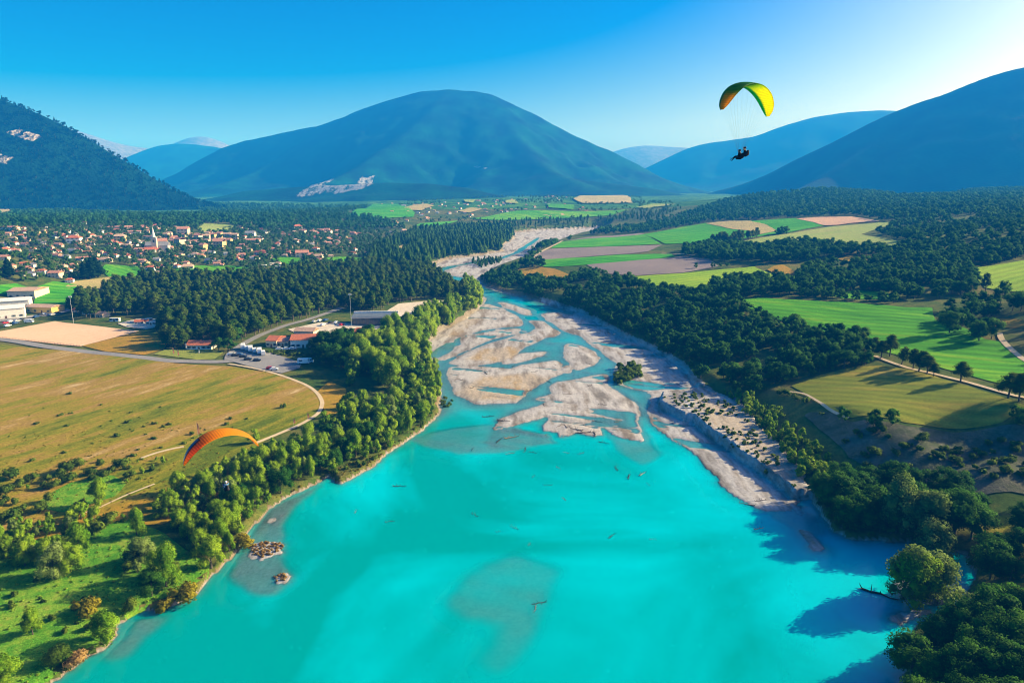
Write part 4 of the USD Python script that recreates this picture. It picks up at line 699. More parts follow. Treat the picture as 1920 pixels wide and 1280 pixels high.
big('club_house', (545,652), (592,652), 13, 5.2, 2.0, 'white', 'terracotta', 'largest red roofed building of the group by the parking lot', rows=1, cols=5)
big('club_house', (552,632), (588,634), 8, 4.5, 1.5, 'cream', 'tan', 'tan striped roof building behind the largest club house', cols=4)
big('restaurant', (350,656), (396,656), 9, 3.2, 1.8, 'white', 'terracotta', 'low restaurant with a red roof on the lawn under the pine trees', cols=5)
big('warehouse', (14,556), (66,560), 22, 5.5, 1.6, 'cream', 'tan', 'cream warehouse with a tan roof alone in the green field at left', cols=4)
big('warehouse', (-40,580), (56,579), 14, 6, 1.5, 'white', 'white', 'long shed with a pale roof behind the white warehouse at left', cols=8)
big('warehouse', (-40,600), (48,596), 16, 7, 1.4, 'white', 'white', 'big white warehouse by the car park at the left edge', cols=6)
big('workshop', (48,585), (97,588), 12, 4.5, 1.2, 'yellow', 'tan', 'yellow workshop with a tan roof next to the car park', cols=4)
# the church: nave, square tower and a tall pale spire
q = on_ground(297,470)[0]; CH = thing('church', 'grey roofed village church with a slim pale spire in the old centre', 'church', q, .15)
gable_parts(CH, 26, 11, 7, 4, 'grey', 'grey', windows=True, rows=1, cols=5, chimney=False)
part(CH, 'tower', box(-4, 2, -9.5, -6.0, -1, 17), WALL['cream']); sp = trimesh.creation.cone(2.3, 13, sections=8); sp.apply_translation((-1, -8, 17)); part(CH, 'spire', sp, WALL['white']); part(CH, 'tower_window', box(-2, 0, -9.62, -9.5, 11, 14), GLASS)
BUILT.append(shapely.Point(q[0], q[1]).buffer(14))

# ------------------------------------------------------------------ vehicles
PAINT = {k: plain(k + '_paint', c, rough=.3, spec=.5, var=.03) for k, c in {'white': (.75, .75, .74), 'red': (.45, .02, .02), 'black': (.03, .03, .035), 'blue': (.04, .10, .24), 'silver': (.45, .46, .47)}.items()}
def vehicle_kind(kind, col):
    P = proto('vehicle_kind')
    if kind == 'car': prof, gl, w, wx, wr = [(-2.1, .35), (2.1, .35), (2.15, .75), (1.3, .92), (.6, 1.42), (-1.1, 1.46), (-1.9, 1.0), (-2.15, .95)], [(-1.0, 1.0), (1.05, 1.0), (.55, 1.36), (-.95, 1.38)], 1.75, 1.3, .32
    elif kind == 'van': prof, gl, w, wx, wr = [(-2.6, .4), (2.6, .4), (2.65, 1.1), (2.1, 1.3), (1.6, 2.2), (1.2, 2.4), (-2.6, 2.4)], [(.9, 1.35), (1.95, 1.35), (1.5, 2.1), (.9, 2.1)], 2.0, 1.7, .36
    else: prof, gl, w, wx, wr = [(-3.2, .45), (3.0, .45), (3.1, 1.2), (2.5, 1.5), (2.2, 2.0), (2.6, 2.3), (2.4, 2.9), (-3.2, 2.9)], [(-2.4, 1.6), (-.6, 1.6), (-.6, 2.3), (-2.4, 2.3)], 2.25, 1.95, .36
    def ex(p, width): m = trimesh.creation.extrude_polygon(Polygon(p), width, engine='earcut'); m.apply_transform(np.array([[1, 0, 0, 0], [0, 0, 1, -width / 2], [0, 1, 0, 0], [0, 0, 0, 1.]])); return m
    part(P, 'body', ex(prof, w), PAINT[col]); part(P, 'side_window', ex(gl, w + .04), GLASS)
    a, b = (np.array(prof[3]), np.array(prof[4])); n = np.array([b[1] - a[1], a[0] - b[0]]); n = n / np.linalg.norm(n) * .03
    ws = ex([tuple(a * .92 + b * .08 + n), tuple(a * .1 + b * .9 + n), tuple(a * .1 + b * .9 - n), tuple(a * .92 + b * .08 - n)], w * .86); part(P, 'windscreen', ws, GLASS)
    for sx in (-1, 1):
        for sy in (-1, 1):
            c = trimesh.creation.cylinder(wr, .22, sections=12); c.apply_transform(trimesh.transformations.rotation_matrix(math.pi / 2, [1, 0, 0])); c.apply_translation((sx * wx, sy * (w / 2 - .1), wr)); part(P, 'wheel', c, DARK)
    return P.GetPath()
VK = {(k, c): vehicle_kind(k, c) for k in ('car', 'van', 'camper') for c in ('white', 'red', 'black', 'blue', 'silver') if k == 'car' or c == 'white'}
def vehicle(px, py, kind, col, rz, label, group=None):
    q = on_ground(px, py)[0]; instance({'car': 'parked_car', 'van': 'parked_van', 'camper': 'camper_van'}[kind], VK[kind, col], label, {'car': 'car', 'van': 'van', 'camper': 'camper van'}[kind], (q[0], q[1], q[2] + .45), rz, None, group)
for i, (a, b) in enumerate([(456,655),(463,657),(470,659),(478,661),(487,663),(494,666)]): vehicle(a, b, 'van' if i % 2 else 'camper', 'white', 1.9, ['white camper van at the road end of the row in the parking lot', 'white van second in the row in the parking lot', 'white camper van third in the row in the parking lot', 'white van fourth in the row in the parking lot', 'white camper van fifth in the row in the parking lot', 'white van last in the row towards the club houses'][i])
for a, b, c, l in [(434,667,'white','white car at the lot entrance by the road bend'),(441,669,'black','dark car beside the white car at the lot entrance'),(449,668,'blue','blue car in the middle of the parking lot'),(456,671,'black','dark car right of the blue car in the parking lot'),(465,676,'black','black car nearest the footpath start in the parking lot'),(482,678,'black','lone black car in the middle of the lot'),(507,693,'red','red car at the lower corner of the parking lot'),(514,695,'white','white car beside the red car at the lower corner'),(524,657,'white','white car behind the hedge, nearest the vans'),(537,657,'white','white car behind the hedge, middle of three'),(549,656,'white','white car behind the hedge, below the largest club house')]: vehicle(a, b, 'car', c, .25, l)
vehicle(570, 683, 'camper', 'white', .1, 'white camper van at the grass edge right of the parking lot'); vehicle(579, 681, 'van', 'white', .1, 'white van beside the camper at the grass edge of the lot')
for i, (a, b, c) in enumerate([(590,605,'silver'),(600,603,'white'),(611,602,'blue'),(620,607,'black'),(631,607,'white'),(606,611,'white'),(641,611,'red')]): vehicle(a, b, 'car', c, 1.2, f'{c} car parked in the yard before the long blue hall', 'cars in the yard before the blue hall')
for i, (a, b, c) in enumerate([(2,611,'black'),(11,608,'red'),(21,605,'white'),(33,604,'silver'),(44,601,'black'),(57,602,'silver'),(69,596,'blue'),(77,593,'black'),(85,591,'white'),(99,592,'silver'),(108,589,'black'),(30,608,'blue'),(15,613,'white')]): vehicle(a, b, 'car', c, 1.3, f'{c} car parked by the white warehouse at the left edge', 'cars by the warehouses')
vehicle(55, 606, 'van', 'white', .2, 'white van on the road below the white warehouse')

# ------------------------------------------------------------------ flags, masts, fence
FLAG = plain('flag_cloth', (.75, .30, .14), var=.2); FLAGW = plain('pale_flag_cloth', (.75, .68, .60))
def feather_flag(px, py, h, label, cloth):
    q = on_ground(px, py)[0]; P = thing('feather_flag', label, 'flag', q, .2); part(P, 'pole', cone((0, 0, -.2), (0, 0, h), .06, .03), METAL)
    t = np.linspace(0, 1, 9); z = h * (.3 + .7 * t); w = .62 * np.sqrt(np.clip(1 - t ** 4, 0, 1)) + .06; v = np.vstack([np.column_stack([0 * t + .04, 0 * t, z]), np.column_stack([w, .12 * np.sin(6 * t), z])]); i = np.arange(8)
    v2 = v + [0, .02, 0]; n = 18; f = np.vstack([np.stack([i, i + 9, i + 10], -1), np.stack([i, i + 10, i + 1], -1)]); part(P, 'sail', trimesh.Trimesh(np.vstack([v, v2]), np.vstack([f, f[:, ::-1] + n]), process=False), cloth)
feather_flag(325, 668, 5.0, 'left of two pink feather flags at the road edge of the lawn', FLAG); feather_flag(334, 671, 5.0, 'right of two pink feather flags at the road edge of the lawn', FLAG)
feather_flag(372, 822, 6.5, 'orange and white wind flag standing in the meadow behind the orange canopy', FLAG); feather_flag(551, 798, 3.2, 'small orange flag at the footpath bend, nearer the lake', FLAG); feather_flag(577, 787, 3.0, 'small orange flag on the footpath curve, farther right', FLAG)
feather_flag(349, 657, 4.5, 'pale flag at the left corner of the restaurant', FLAGW); feather_flag(373, 665, 3.5, 'pale flag in the middle of the lawn', FLAGW)
for a, b, h, l in [(138,606,18,'tall floodlight mast at the corner of the sand pitch'),(659,613,22,'tall floodlight mast at the left end of the blue hall')]:
    q = on_ground(a, b)[0]; P = thing('floodlight_mast', l, 'light mast', q); part(P, 'pole', cone((0, 0, -.3), (0, 0, h), .22, .10, 8), METAL); part(P, 'lamp_head', box(-1.0, 1.0, -.15, .15, h - .3, h + .5), WALL['white'])
fq = on_ground(np.linspace(0, 150, 26), np.linspace(635, 651, 26)); FN = thing('pitch_fence', 'low dark fence between the sand pitch and the road', 'fence', (0, 0, 0))
for p in fq: part(FN, 'post', cone(p + [0, 0, -.2], p + [0, 0, 1.4], .07, .07, 4), DARK)
for h in (.7, 1.35):
    for i in range(25): part(FN, 'rail', cone(fq[i] + [0, 0, h], fq[i + 1] + [0, 0, h], .05, .05, 4), DARK)

# ------------------------------------------------------------------ the woods and single trees
W = wood
def where(px, py, x=0, y=0): return project([x, y, float(gz_at(np.array([x]), np.array([y]))[0])])[:2]
def by_left_belt(x, y, h):
    a, b = where(0, 0, x, y); e = 'at the waterline' if shore(np.array([x]), np.array([y]))[0] > -7 else 'on the meadow side'; p = 'near the reed islet' if a < 480 else 'below the orange canopy' if a < 640 else 'close to the river mouth'
    t = 'tall' if h > 7.8 else 'small' if h < 6 else 'green'; return f'{t} willow of the left bank belt {e}, {p}', f'{t} willows {e} {p}'
def by_pines(x, y, h):
    a, b = where(0, 0, x, y); p = 'by the sand pitch' if a < 300 else 'behind the restaurant' if a < 480 else 'along the access road' if a < 660 else 'towards the river'; e = 'front edge' if b > 590 else 'middle' if b > 555 else 'village side'
    return f'dark pine of the pine wood, {e}, {p}', f'pines, {e}, {p}'
def by_slope(x, y, h):
    a, b = where(0, 0, x, y); p = 'at the river narrows' if a < 1080 else 'below the yellow field' if a < 1260 else 'beside the long gravel bank' if a < 1420 else 'below the big green field' if a < 1540 else 'next to the dry field'; t = 'tall' if h > 8.2 else 'low' if h < 6.4 else 'broad'
    return f'{t} dark tree of the right bank slope {p}', f'{t} trees of the slope {p}'
def by_corner(x, y, h):
    a, b = where(0, 0, x, y); p = 'nearest the water' if a < 1760 else 'in its middle' if a < 1850 else 'at the frame edge'; return f'{"tall" if h > 10.5 else "lower"} dark tree of the lower right wood {p}', f'{"tall" if h > 10.5 else "lower"} corner trees {p}'
def by_poplars(x, y, h):
    a, b = where(0, 0, x, y); p = 'by the gravel river' if a > 880 else 'in its middle' if a > 780 else 'next to the village'; t = 'very tall' if h > 14.5 else 'medium' if h > 12 else 'short'; return f'{t} poplar of the valley wood {p}', f'{t} poplars {p}'
def by_village(x, y, h):
    a, b = where(0, 0, x, y); z = zone_of(a, b); t = 'tall' if h > 6.6 else 'small' if h < 5.2 else 'round'; e = 'in the front gardens' if b > 470 else 'between the rear houses'
    return f'{t} garden tree {e}, {z}', f'{t} garden trees {e} {z}'
def by_river_wood(x, y, h):
    a, b = where(0, 0, x, y); e = 'nearest the river' if shore(np.array([x]), np.array([y]))[0] > -12 else 'deeper in'; t = 'very tall' if h > 12.5 else 'low' if h < 10 else 'leafy'; p = 'upper end' if b < 640 else 'middle' if b < 690 else 'lower end'
    return f'{t} tree of the wood below the blue hall, {p}, {e}', f'{t} hall wood trees {p} {e}'
LB = 'trees of the belt along the left bank of the lake'
W(['willow_tree'] * 8 + ['silver_willow', 'oak_tree'], [(432,1042),(470,985),(505,945),(560,925),(620,888),(690,862),(730,838),(795,800),(822,770),(828,730),(818,697),(800,680),(770,690),(740,740),(700,770),(650,795),(610,815),(560,835),(500,860),(450,900),(400,935),(415,960),(405,1000)], 4.5, (4.5, 9.5), by_left_belt, LB, 1, gap=.24, wide=(.75, 1.15))
W('willow_tree', [(800,680),(797,660),(803,640),(827,621),(860,604),(840,590),(800,600),(745,618),(700,645),(660,690),(655,720),(690,700),(730,740),(770,690)], 6.0, (8, 15), by_river_wood, None, 2, gap=.33)
W('willow_tree', [(800,598),(840,588),(880,585),(905,577),(906,560),(893,545),(870,535),(875,560),(878,575),(820,585)], 7, (9, 15), 'tall tree on the river bank beside the pale gravel yard', 'tall trees between gravel yard and river', 3)
W('willow_tree', [(230,1000),(280,960),(330,930),(380,900),(400,920),(405,1000),(425,1045),(385,1055),(330,1000),(290,1015)], 5, (4, 8), 'rounded willow in the loose grove behind the green marsh', 'willows of the grove behind the marsh', 4, gap=.40)
W('willow_tree', [(600,800),(640,770),(660,740),(690,760),(640,810)], 6, (4, 8), 'willow at the meadow end near the footpath curve', 'willows by the footpath curve', 5, gap=.3)
W('oak_tree', [(600,690),(660,690),(700,640),(690,632),(640,640),(600,655)], 7, (8, 13), 'dark broad tree right of the club houses', 'broad trees right of the club houses', 6)
W('willow_tree', [(-40,1000),(60,960),(100,975),(70,1010),(60,1060),(-40,1080)], 5, (3.5, 7), 'yellow green willow at the left edge behind the marsh', 'willows at the left edge', 7, gap=.3)
S = single
W('oak_tree', [(340,384),(450,384),(560,386),(700,388),(730,400),(700,412),(560,408),(420,404),(380,398)], 22, (8, 13), 'tree of the far wood at the foot of the central mountain', 'trees of the far wood below the mountain', 78, gap=.25, clear=0)
W(['willow_tree'] * 5 + ['silver_willow'], [(285,965),(330,925),(400,905),(450,870),(500,850),(540,870),(470,900),(440,950),(430,1010),(395,1040),(350,1010)], 4.4, (3.5, 7.5), 'willow of the grove between meadow track and reed islet', 'willows of the grove by the meadow track', 79, avoid=False, gap=.30)
W(['willow_tree'] * 5 + ['silver_willow', 'shrub'], [(-40,985),(60,955),(140,960),(180,985),(150,1020),(60,1050),(-40,1075)], 4.2, (2.5, 6), 'young willow in the thicket at the left edge above the marsh', 'young willows at the left edge above the marsh', 71, avoid=False, gap=.42)
W(['willow_tree', 'willow_tree', 'shrub', 'silver_willow'], [(170,1000),(240,965),(300,985),(345,1020),(400,1060),(385,1085),(330,1100),(270,1090),(230,1060),(250,1020)], 4.0, (2.2, 6), 'young willow scattered in the marsh before the grove', 'young willows scattered in the marsh', 72, avoid=False, gap=.5)
W(['shrub', 'shrub', 'willow_tree'], [(-40,880),(60,870),(150,860),(270,850),(330,870),(290,900),(180,920),(60,940),(-40,960)], 5.5, (1.0, 3.2), 'bush on the orange heath left of the lone tree', 'bushes on the orange heath', 73, cat='bush', avoid=False, gap=.56)
W('shrub', [(-40,1100),(60,1090),(180,1100),(280,1135),(200,1200),(130,1245),(60,1285),(-40,1290)], 6, (.8, 2.6), 'low bush in the reeds at the lower left', 'low bushes in the lower left reeds', 74, cat='bush', avoid=False, gap=.56)
W('shrub', [(-40,770),(200,765),(420,800),(440,840),(330,870),(100,850),(-40,860)], 7, (.4, 1.1), 'tiny bush on the lower dry meadow', 'tiny bushes on the lower meadow', 75, cat='bush', avoid=False, gap=.58)
W('shrub', [(545,925),(600,895),(680,868),(750,832),(815,780),(826,790),(760,838),(690,880),(600,912),(520,955),(470,1012),(440,1040),(400,1080),(392,1072),(440,1020),(500,955)], 3.0, (.8, 2.4), 'low bush along the left shoreline', 'low bushes along the left shoreline', 76, cat='bush', avoid=False, gap=.42)
W('oak_tree', [(1528,940),(1545,968),(1565,990),(1605,1008),(1660,1008),(1720,1016),(1720,1004),(1600,990),(1560,960),(1540,930)], 3.0, (2.5, 5), 'dark overhanging tree at the waterline of the lake end', 'overhanging trees at the lake end', 77, avoid=False, water=True)
S('willow_tree', 195, 1208, 8.0, 'lone round willow at the water edge in the lower left', wide=1.35); S('silver_willow', 100, 1085, 9.5, 'big pale willow at the left of the marsh clump', wide=1.2); S('willow_tree', 130, 1075, 9, 'green willow on the right side of the marsh clump', wide=1.1); S('willow_tree', 85, 1060, 8, 'willow at the back of the marsh clump'); S('willow_tree', 148, 1040, 9, 'yellow green willow behind the marsh clump')
S('willow_tree', 312, 1100, 11, 'tall willow at the right end of the marsh, nearest the shore'); S('silver_willow', 268, 1055, 8, 'small pale willow in the middle of the marsh', wide=1.2); S('willow_tree', 292, 1085, 8, 'willow left of the tall one by the shore'); S('oak_tree', 285, 1118, 7, 'dark round tree at the marsh edge by the shore', wide=1.3); S('willow_tree', 397, 1065, 9, 'full round willow close to the shore bend', wide=1.1)
S('yellow_bush', 345, 1124, 4.5, 'olive bush at the shoreline below the tall willow', cat='bush', wide=1.4); S('yellow_bush', 315, 1145, 3.6, 'yellow bush standing in the shallows at the shore', cat='bush', wide=1.2); S('shrub', 246, 1146, 4.2, 'small round pale bush beside the shallow inlet', cat='bush'); S('yellow_bush', 160, 1150, 4.0, 'dark olive bush in the reeds at lower left', cat='bush', wide=1.4); S('willow_tree', 62, 1190, 6.5, 'slim yellow green tree alone in the marsh'); S('shrub', 112, 1243, 4.5, 'green bush near the bottom left shore', cat='bush'); S('reed_tuft', 141, 1246, 3.6, 'brownish bush beside the green bush at bottom left', cat='bush'); S('willow_tree', 8, 1292, 8, 'bright willow in the bottom left corner', wide=1.3)
S('willow_tree', 186, 948, 8.5, 'lone conical tree at the edge of the meadow', wide=1.0); S('yellow_bush', 452, 1028, 4.5, 'bright yellow bush at the shore under the willows', cat='bush', wide=1.3); S('willow_tree', 474, 832, 6, 'tree at the right tip of the orange canopy'); S('shrub', 530, 765, 2.6, 'small lone bush casting a shadow on the right of the meadow', cat='bush'); S('willow_tree', 658, 722, 8, 'round green tree alone in the shaded clearing', wide=1.2)
for i, (a, b) in enumerate([(90,905),(115,895),(128,885),(100,915),(125,905),(82,918),(60,905),(230,880),(215,885),(150,880),(170,890),(245,900),(20,900),(35,915),(10,930),(40,960),(75,960),(22,980),(95,940),(150,960)]): S('shrub', a, b, 3.0 + (i * 7 % 5) * .5, 'green bush on the orange heath behind the marsh', 'bushes on the heath behind the marsh', 'bush')
for i, (a, b) in enumerate([(83,766),(112,780),(132,776),(300,764),(290,796),(306,802),(303,840),(290,842),(290,823),(345,832),(362,822),(360,815),(432,786),(462,786),(437,802),(425,797),(247,774),(174,832),(240,793),(317,797),(190,760),(55,780),(70,795),(125,800),(210,790),(220,818),(250,855),(265,862),(248,853),(60,865),(120,850),(190,800),(130,740)]): S('shrub', a, b, 0.7 + (i * 5 % 7) * .15, 'small dark bush on the dry meadow', 'small bushes on the dry meadow', 'bush', wide=1.4)
# pine wood left
PW = 'dark pine of the dense pine wood between meadow and village'
W('pine_tree', [(125,590),(150,560),(215,545),(260,530),(330,525),(400,527),(470,525),(520,520),(560,512),(640,505),(700,500),(790,505),(845,535),(872,548),(872,560),(800,562),(745,568),(715,585),(660,585),(640,575),(580,595),(530,610),(480,630),(440,655),(400,655),(310,655),(310,628),(262,612),(180,600)], 7.2, (9, 15), by_pines, None, 10, gap=.33)
W('oak_tree', [(308,655),(312,640),(345,640),(350,655),(335,662)], 8, (8, 11), 'dense green tree beside the restaurant', 'trees around the restaurant', 11); W('oak_tree', [(405,658),(410,640),(440,640),(450,650),(425,665)], 7, (8, 11), 'green tree between restaurant and parking lot', 'trees between restaurant and lot', 12)
W('pine_tree', [(560,665),(590,660),(620,650),(700,632),(690,645),(640,660),(600,690),(570,690)], 9, (7, 11), 'pine in the grove right of the parking lot', 'pines right of the parking lot', 13)
W('shrub', [(500,660),(555,662),(590,668),(590,672),(540,668),(500,664)], 3, (1.5, 2.5), 'clipped hedge bush between parking lot and club houses', 'hedge bushes by the lot', 14, cat='bush')
for k, (a, b, h) in enumerate([(168,522,17),(184,520,16),(160,523,13)]): S('fir_tree', a, b, h * 1.25, ['taller of two dark conical firs in the village fields', 'right dark conical fir in the village fields', 'smaller dark fir left of the two conical firs'][k], wide=1.35)
S('fir_tree', 18, 520, 17, 'dark tall tree at the left edge of the green field', wide=1.3); S('garden_tree', 45, 527, 9, 'bright green round tree beside the small red roof', wide=1.3)
# village gardens and the trees round it
W('garden_tree', [(-40,430),(100,425),(250,420),(420,425),(640,425),(760,440),(780,470),(740,500),(640,512),(480,512),(330,520),(210,500),(150,530),(60,525),(-40,540)], 10.5, (4, 8), by_village, None, 15, gap=.36, clear=0)
W('oak_tree', [(-60,400),(120,398),(300,405),(420,402),(560,405),(700,408),(760,430),(640,432),(420,428),(200,424),(-60,432)], 15, (8, 13), 'tree on the wooded foot of the hill above the village', 'trees on the hill foot above the village', 16, gap=.2, clear=0)
W('poplar_tree', [(690,500),(700,470),(780,435),(860,430),(955,428),(968,440),(940,470),(890,478),(840,485),(812,497),(800,505)], 9, (10, 17), by_poplars, None, 17, gap=.2)
W('poplar_tree', [(780,430),(900,418),(1000,412),(1120,408),(1230,398),(1280,390),(1230,412),(1120,428),(1000,430),(955,432)], 14, (7, 11), 'tree of the long wood along the upper river', 'trees of the wood along the upper river', 18, gap=.15)
W('garden_tree', [(640,400),(760,380),(900,368),(1100,355),(1200,370),(1280,388),(1200,400),(1100,408),(900,415),(780,428),(660,425)], 24, (5, 8), 'tree between the far valley fields', 'trees between the far valley fields', 19, gap=.54, clear=2)
# right bank
W('oak_tree', [(905,530),(935,512),(975,500),(1000,478),(1010,480),(1020,505),(1080,520),(1187,535),(1280,548),(1330,552),(1385,570),(1420,590),(1455,602),(1490,612),(1530,628),(1600,636),(1630,655),(1650,668),(1640,682),(1560,695),(1480,720),(1420,742),(1340,735),(1290,690),(1230,655),(1180,630),(1120,600),(1060,575),(1000,556),(945,545)], 6.2, (4.5, 10), by_slope, None, 20, gap=.36, wide=(.8, 1.25))
W('oak_tree', [(1300,545),(1380,530),(1440,528),(1490,525),(1500,505),(1570,500),(1640,495),(1680,470),(1715,462),(1800,450),(1930,450),(1930,485),(1812,503),(1825,520),(1845,540),(1790,560),(1690,562),(1600,545),(1540,553),(1420,556),(1390,562),(1340,560)], 8, (6, 11), (lambda x, y, h: (lambda p, t: (f'{t} dark tree of the wood between the green terraces, {p}', f'{t} terrace wood trees {p}'))('left end' if where(0, 0, x, y)[0] < 1500 else 'middle' if where(0, 0, x, y)[0] < 1680 else 'right end', 'tall' if h > 9 else 'low')), None, 21, gap=.35)
W('oak_tree', [(1280,480),(1290,465),(1370,462),(1430,468),(1510,458),(1580,468),(1650,470),(1680,480),(1560,485),(1440,495),(1340,490)], 10, (8, 13), 'tree in the line between lavender and pale fields', 'trees in the line between the upper fields', 22, gap=.3)
W('pine_tree', [(1330,450),(1370,440),(1422,438),(1422,446),(1380,455),(1335,458)], 9, (10, 14), 'tree in the dark clump standing in the green field', 'trees of the clump in the green field', 23); W('oak_tree', [(1458,438),(1475,436),(1478,442),(1462,444)], 6, (8, 11), 'tree beside the path in the upper fields', 'trees by the path in the upper fields', 24)
W('oak_tree', [(1640,435),(1700,415),(1800,395),(1950,385),(1950,455),(1800,452),(1715,460),(1660,445)], 11, (6, 11), 'tree of the far wood on the right slope', 'trees of the far wood on the right', 25, gap=.38, clear=0)
W('oak_tree', [(1100,440),(1180,428),(1260,412),(1300,396),(1360,378),(1420,368),(1500,362),(1540,353),(1640,364),(1700,372),(1800,364),(1950,356),(1950,390),(1800,398),(1700,412),(1650,415),(1597,405),(1493,408),(1423,412),(1323,417),(1207,438)], 15, (9, 14), 'tree of the dark wooded ridge behind the upper fields', 'trees of the ridge behind the upper fields', 26, clear=0)
W('oak_tree', [(1487,548),(1560,552),(1640,560),(1685,562),(1683,569),(1600,565),(1500,558)], 6, (4, 8), 'hedge tree along the top of the big green field', 'hedge trees along the big green field', 27, clear=0)
for a, b, h, l in [(1100,518,9,'tree below the lavender strip, left of three'),(1155,528,10,'round dark tree at the edge of the yellow field'),(1180,535,12,'dark tree right of the round one at the field edge'),(1305,503,6,'left small tree on the lane by the lavender'),(1336,503,6,'middle small tree on the lane by the lavender'),(1350,503,5,'right small tree on the lane by the lavender'),(1363,502,5,'last small tree on the lane by the lavender'),(1010,478,9,'dark tree at the tip of the lavender strip')]: S('oak_tree', a, b, h, l)
W('oak_tree', [(1060,520),(1130,512),(1135,520),(1065,530)], 7, (6, 9), 'round tree in the dark row below the lavender strip', 'trees of the row below the lavender', 28, clear=0)
EDGE = [(1652,672,9),(1668,668,11),(1690,684,9),(1712,692,9.5),(1722,697,10),(1738,702,9),(1750,706,6),(1801,716,9),(1890,746,10),(1910,752,11),(1640,660,8),(1615,655,9),(1925,748,9)]
for i, (a, b, h) in enumerate(EDGE): S('pine_tree', a, b, h, 'pine on the path edge between green and dry field casting a long shadow', 'pines along the path between the fields', wide=1.25)
W('oak_tree', [(1740,610),(1790,598),(1850,625),(1870,640),(1830,650),(1770,640)], 8, (7, 11), 'tree of the farm clump in the big green field', 'trees of the farm clump', 29, clear=6); W('oak_tree', [(1755,580),(1850,570),(1930,560),(1930,600),(1860,600),(1800,600)], 10, (7, 11), 'tree in the thicket above the big green field', 'trees of the thicket above the green field', 30, gap=.4)
S('pine_tree', 1847, 548, 13, 'tall pine beside the yellow field at right'); S('oak_tree', 1780, 625, 13, 'tall dark tree of the farm at right'); S('oak_tree', 1883, 552, 10, 'broad tree right of the tall pine')
W('oak_tree', [(1550,782),(1600,792),(1660,795),(1700,800),(1760,806),(1700,812),(1620,805)], 6, (4, 7), 'bush-like tree along the lower edge of the dry field', 'trees along the lower edge of the dry field', 31, clear=0, gap=.25)
W('oak_tree', [(1820,800),(1900,785),(1960,780),(1960,810),(1880,812)], 6, (5, 8), 'tree at the right end of the dry field', 'trees at the right end of the dry field', 32, clear=0)
W('shrub', [(1560,830),(1640,810),(1800,815),(1950,820),(1950,920),(1800,930),(1700,900),(1620,880)], 5, (1.6, 3.8), 'scrub bush on the shaded grey slope', 'scrub on the grey slope', 33, cat='bush', gap=.36, clear=0)
W('shrub', [(1480,735),(1560,760),(1600,790),(1540,790),(1500,765),(1440,740)], 7, (1.6, 3.4), 'scrub bush between dry field and river terrace', 'scrub beside the dry field', 34, cat='bush', gap=.4, clear=0)
W('willow_tree', [(1345,735),(1400,742),(1450,770),(1500,815),(1550,860),(1560,895),(1530,915),(1490,890),(1465,850),(1425,812),(1385,762)], 4.2, (2.5, 6), 'green young tree in the thicket along the right gravel terrace', 'young trees of the thicket by the right terrace', 35, gap=.3, wide=(.9, 1.2), water=True)
W('shrub', [(1240,745),(1300,735),(1370,755),(1420,815),(1470,870),(1510,920),(1485,915),(1430,880),(1340,815)], 3.6, (.7, 2.0), 'low bush on the pale gravel terrace', 'low bushes on the gravel terrace', 36, cat='bush', gap=.40, clear=0, water=True)
W('oak_tree', [(1530,930),(1560,905),(1640,905),(1700,905),(1780,925),(1840,940),(1830,985),(1800,1030),(1740,1025),(1660,1010),(1590,1005),(1545,965)], 6.5, (8, 13), 'dark tree in the wood at the right end of the lake', 'trees of the wood at the right lake end', 37, clear=0)
for a, b, h, k, l, w in [(1690,1000,17,'silver_willow','great pale willow rising above the dark lake end wood',1.1),(1735,1010,15,'silver_willow','pale willow just right of the great willow',1.1),(1745,1062,14,'silver_willow','feathery silver willow leaning over the water',1.15),(1690,1125,15,'silver_willow','yellow green willow on the wooded islet, left',1.15),(1712,1128,14,'willow_tree','green willow in the middle of the wooded islet',1.1),(1755,1135,13,'silver_willow','grey green willow on the wooded islet, right',1.15),(1742,1105,8,'yellow_bush','small bright yellow tree between the islet willows',.55),(1790,1000,14,'oak_tree','dark tree with a pale right edge behind the willows',1.2),(1820,1010,12,'oak_tree','dark tree at the pasture edge right of the willows',1.2),(1856,1085,11,'oak_tree','dark tree on the far side of the small pond',1.1),(1868,1058,9,'oak_tree','tree on the bank above the small pond',1.2),(1915,1000,9,'oak_tree','round tree in the pasture at the right edge',1.3),(1908,1045,8,'oak_tree','dark tree in the lower pasture at the right edge',1.3)]: S(k, a, b, h, l, cat='bush' if k == 'yellow_bush' else 'tree', wide=w)
W('oak_tree', [(1845,1090),(1880,1070),(1930,1075),(1935,1100),(1880,1100)], 5, (4, 7), 'tree by the parched bank at the right edge', 'trees by the parched bank', 38, clear=0)
W('oak_tree', [(1700,1300),(1704,1240),(1738,1215),(1790,1186),(1850,1162),(1990,1165),(2060,1250),(2000,1420),(1700,1420)], 5.8, (8, 13), by_corner, None, 39, clear=0)
S('silver_willow', 1815, 1172, 8, 'pale willow at the tip of the lower right wood')
W('shrub', [(1152,712),(1162,690),(1195,685),(1203,705),(1185,718),(1160,722)], 3.2, (2.5, 4.5), 'yellow green bush of the clump on the right gravel bar', 'bushes of the clump on the right gravel bar', 40, cat='bush', water=True, clear=0)
W('shrub', [(822,750),(836,744),(848,752),(845,765),(828,765)], 3, (1.2, 2.0), 'reedy bush on the little islet off the left bank', 'reedy bushes off the left bank', 41, cat='bush', water=True, clear=0)
W('reed_tuft', [(472,1022),(500,1016),(532,1020),(528,1034),(495,1044),(470,1040)], 1.0, (.5, .9), 'dry reed tuft on the reed islet', 'reed tufts on the reed islet', 42, cat='reeds', water=True, clear=0); W('reed_tuft', [(514,1080),(530,1074),(539,1079),(536,1088),(518,1090)], 1.0, (.5, .9), 'dry reed tuft on the small outer islet', 'reed tufts on the outer islet', 43, cat='reeds', water=True, clear=0)
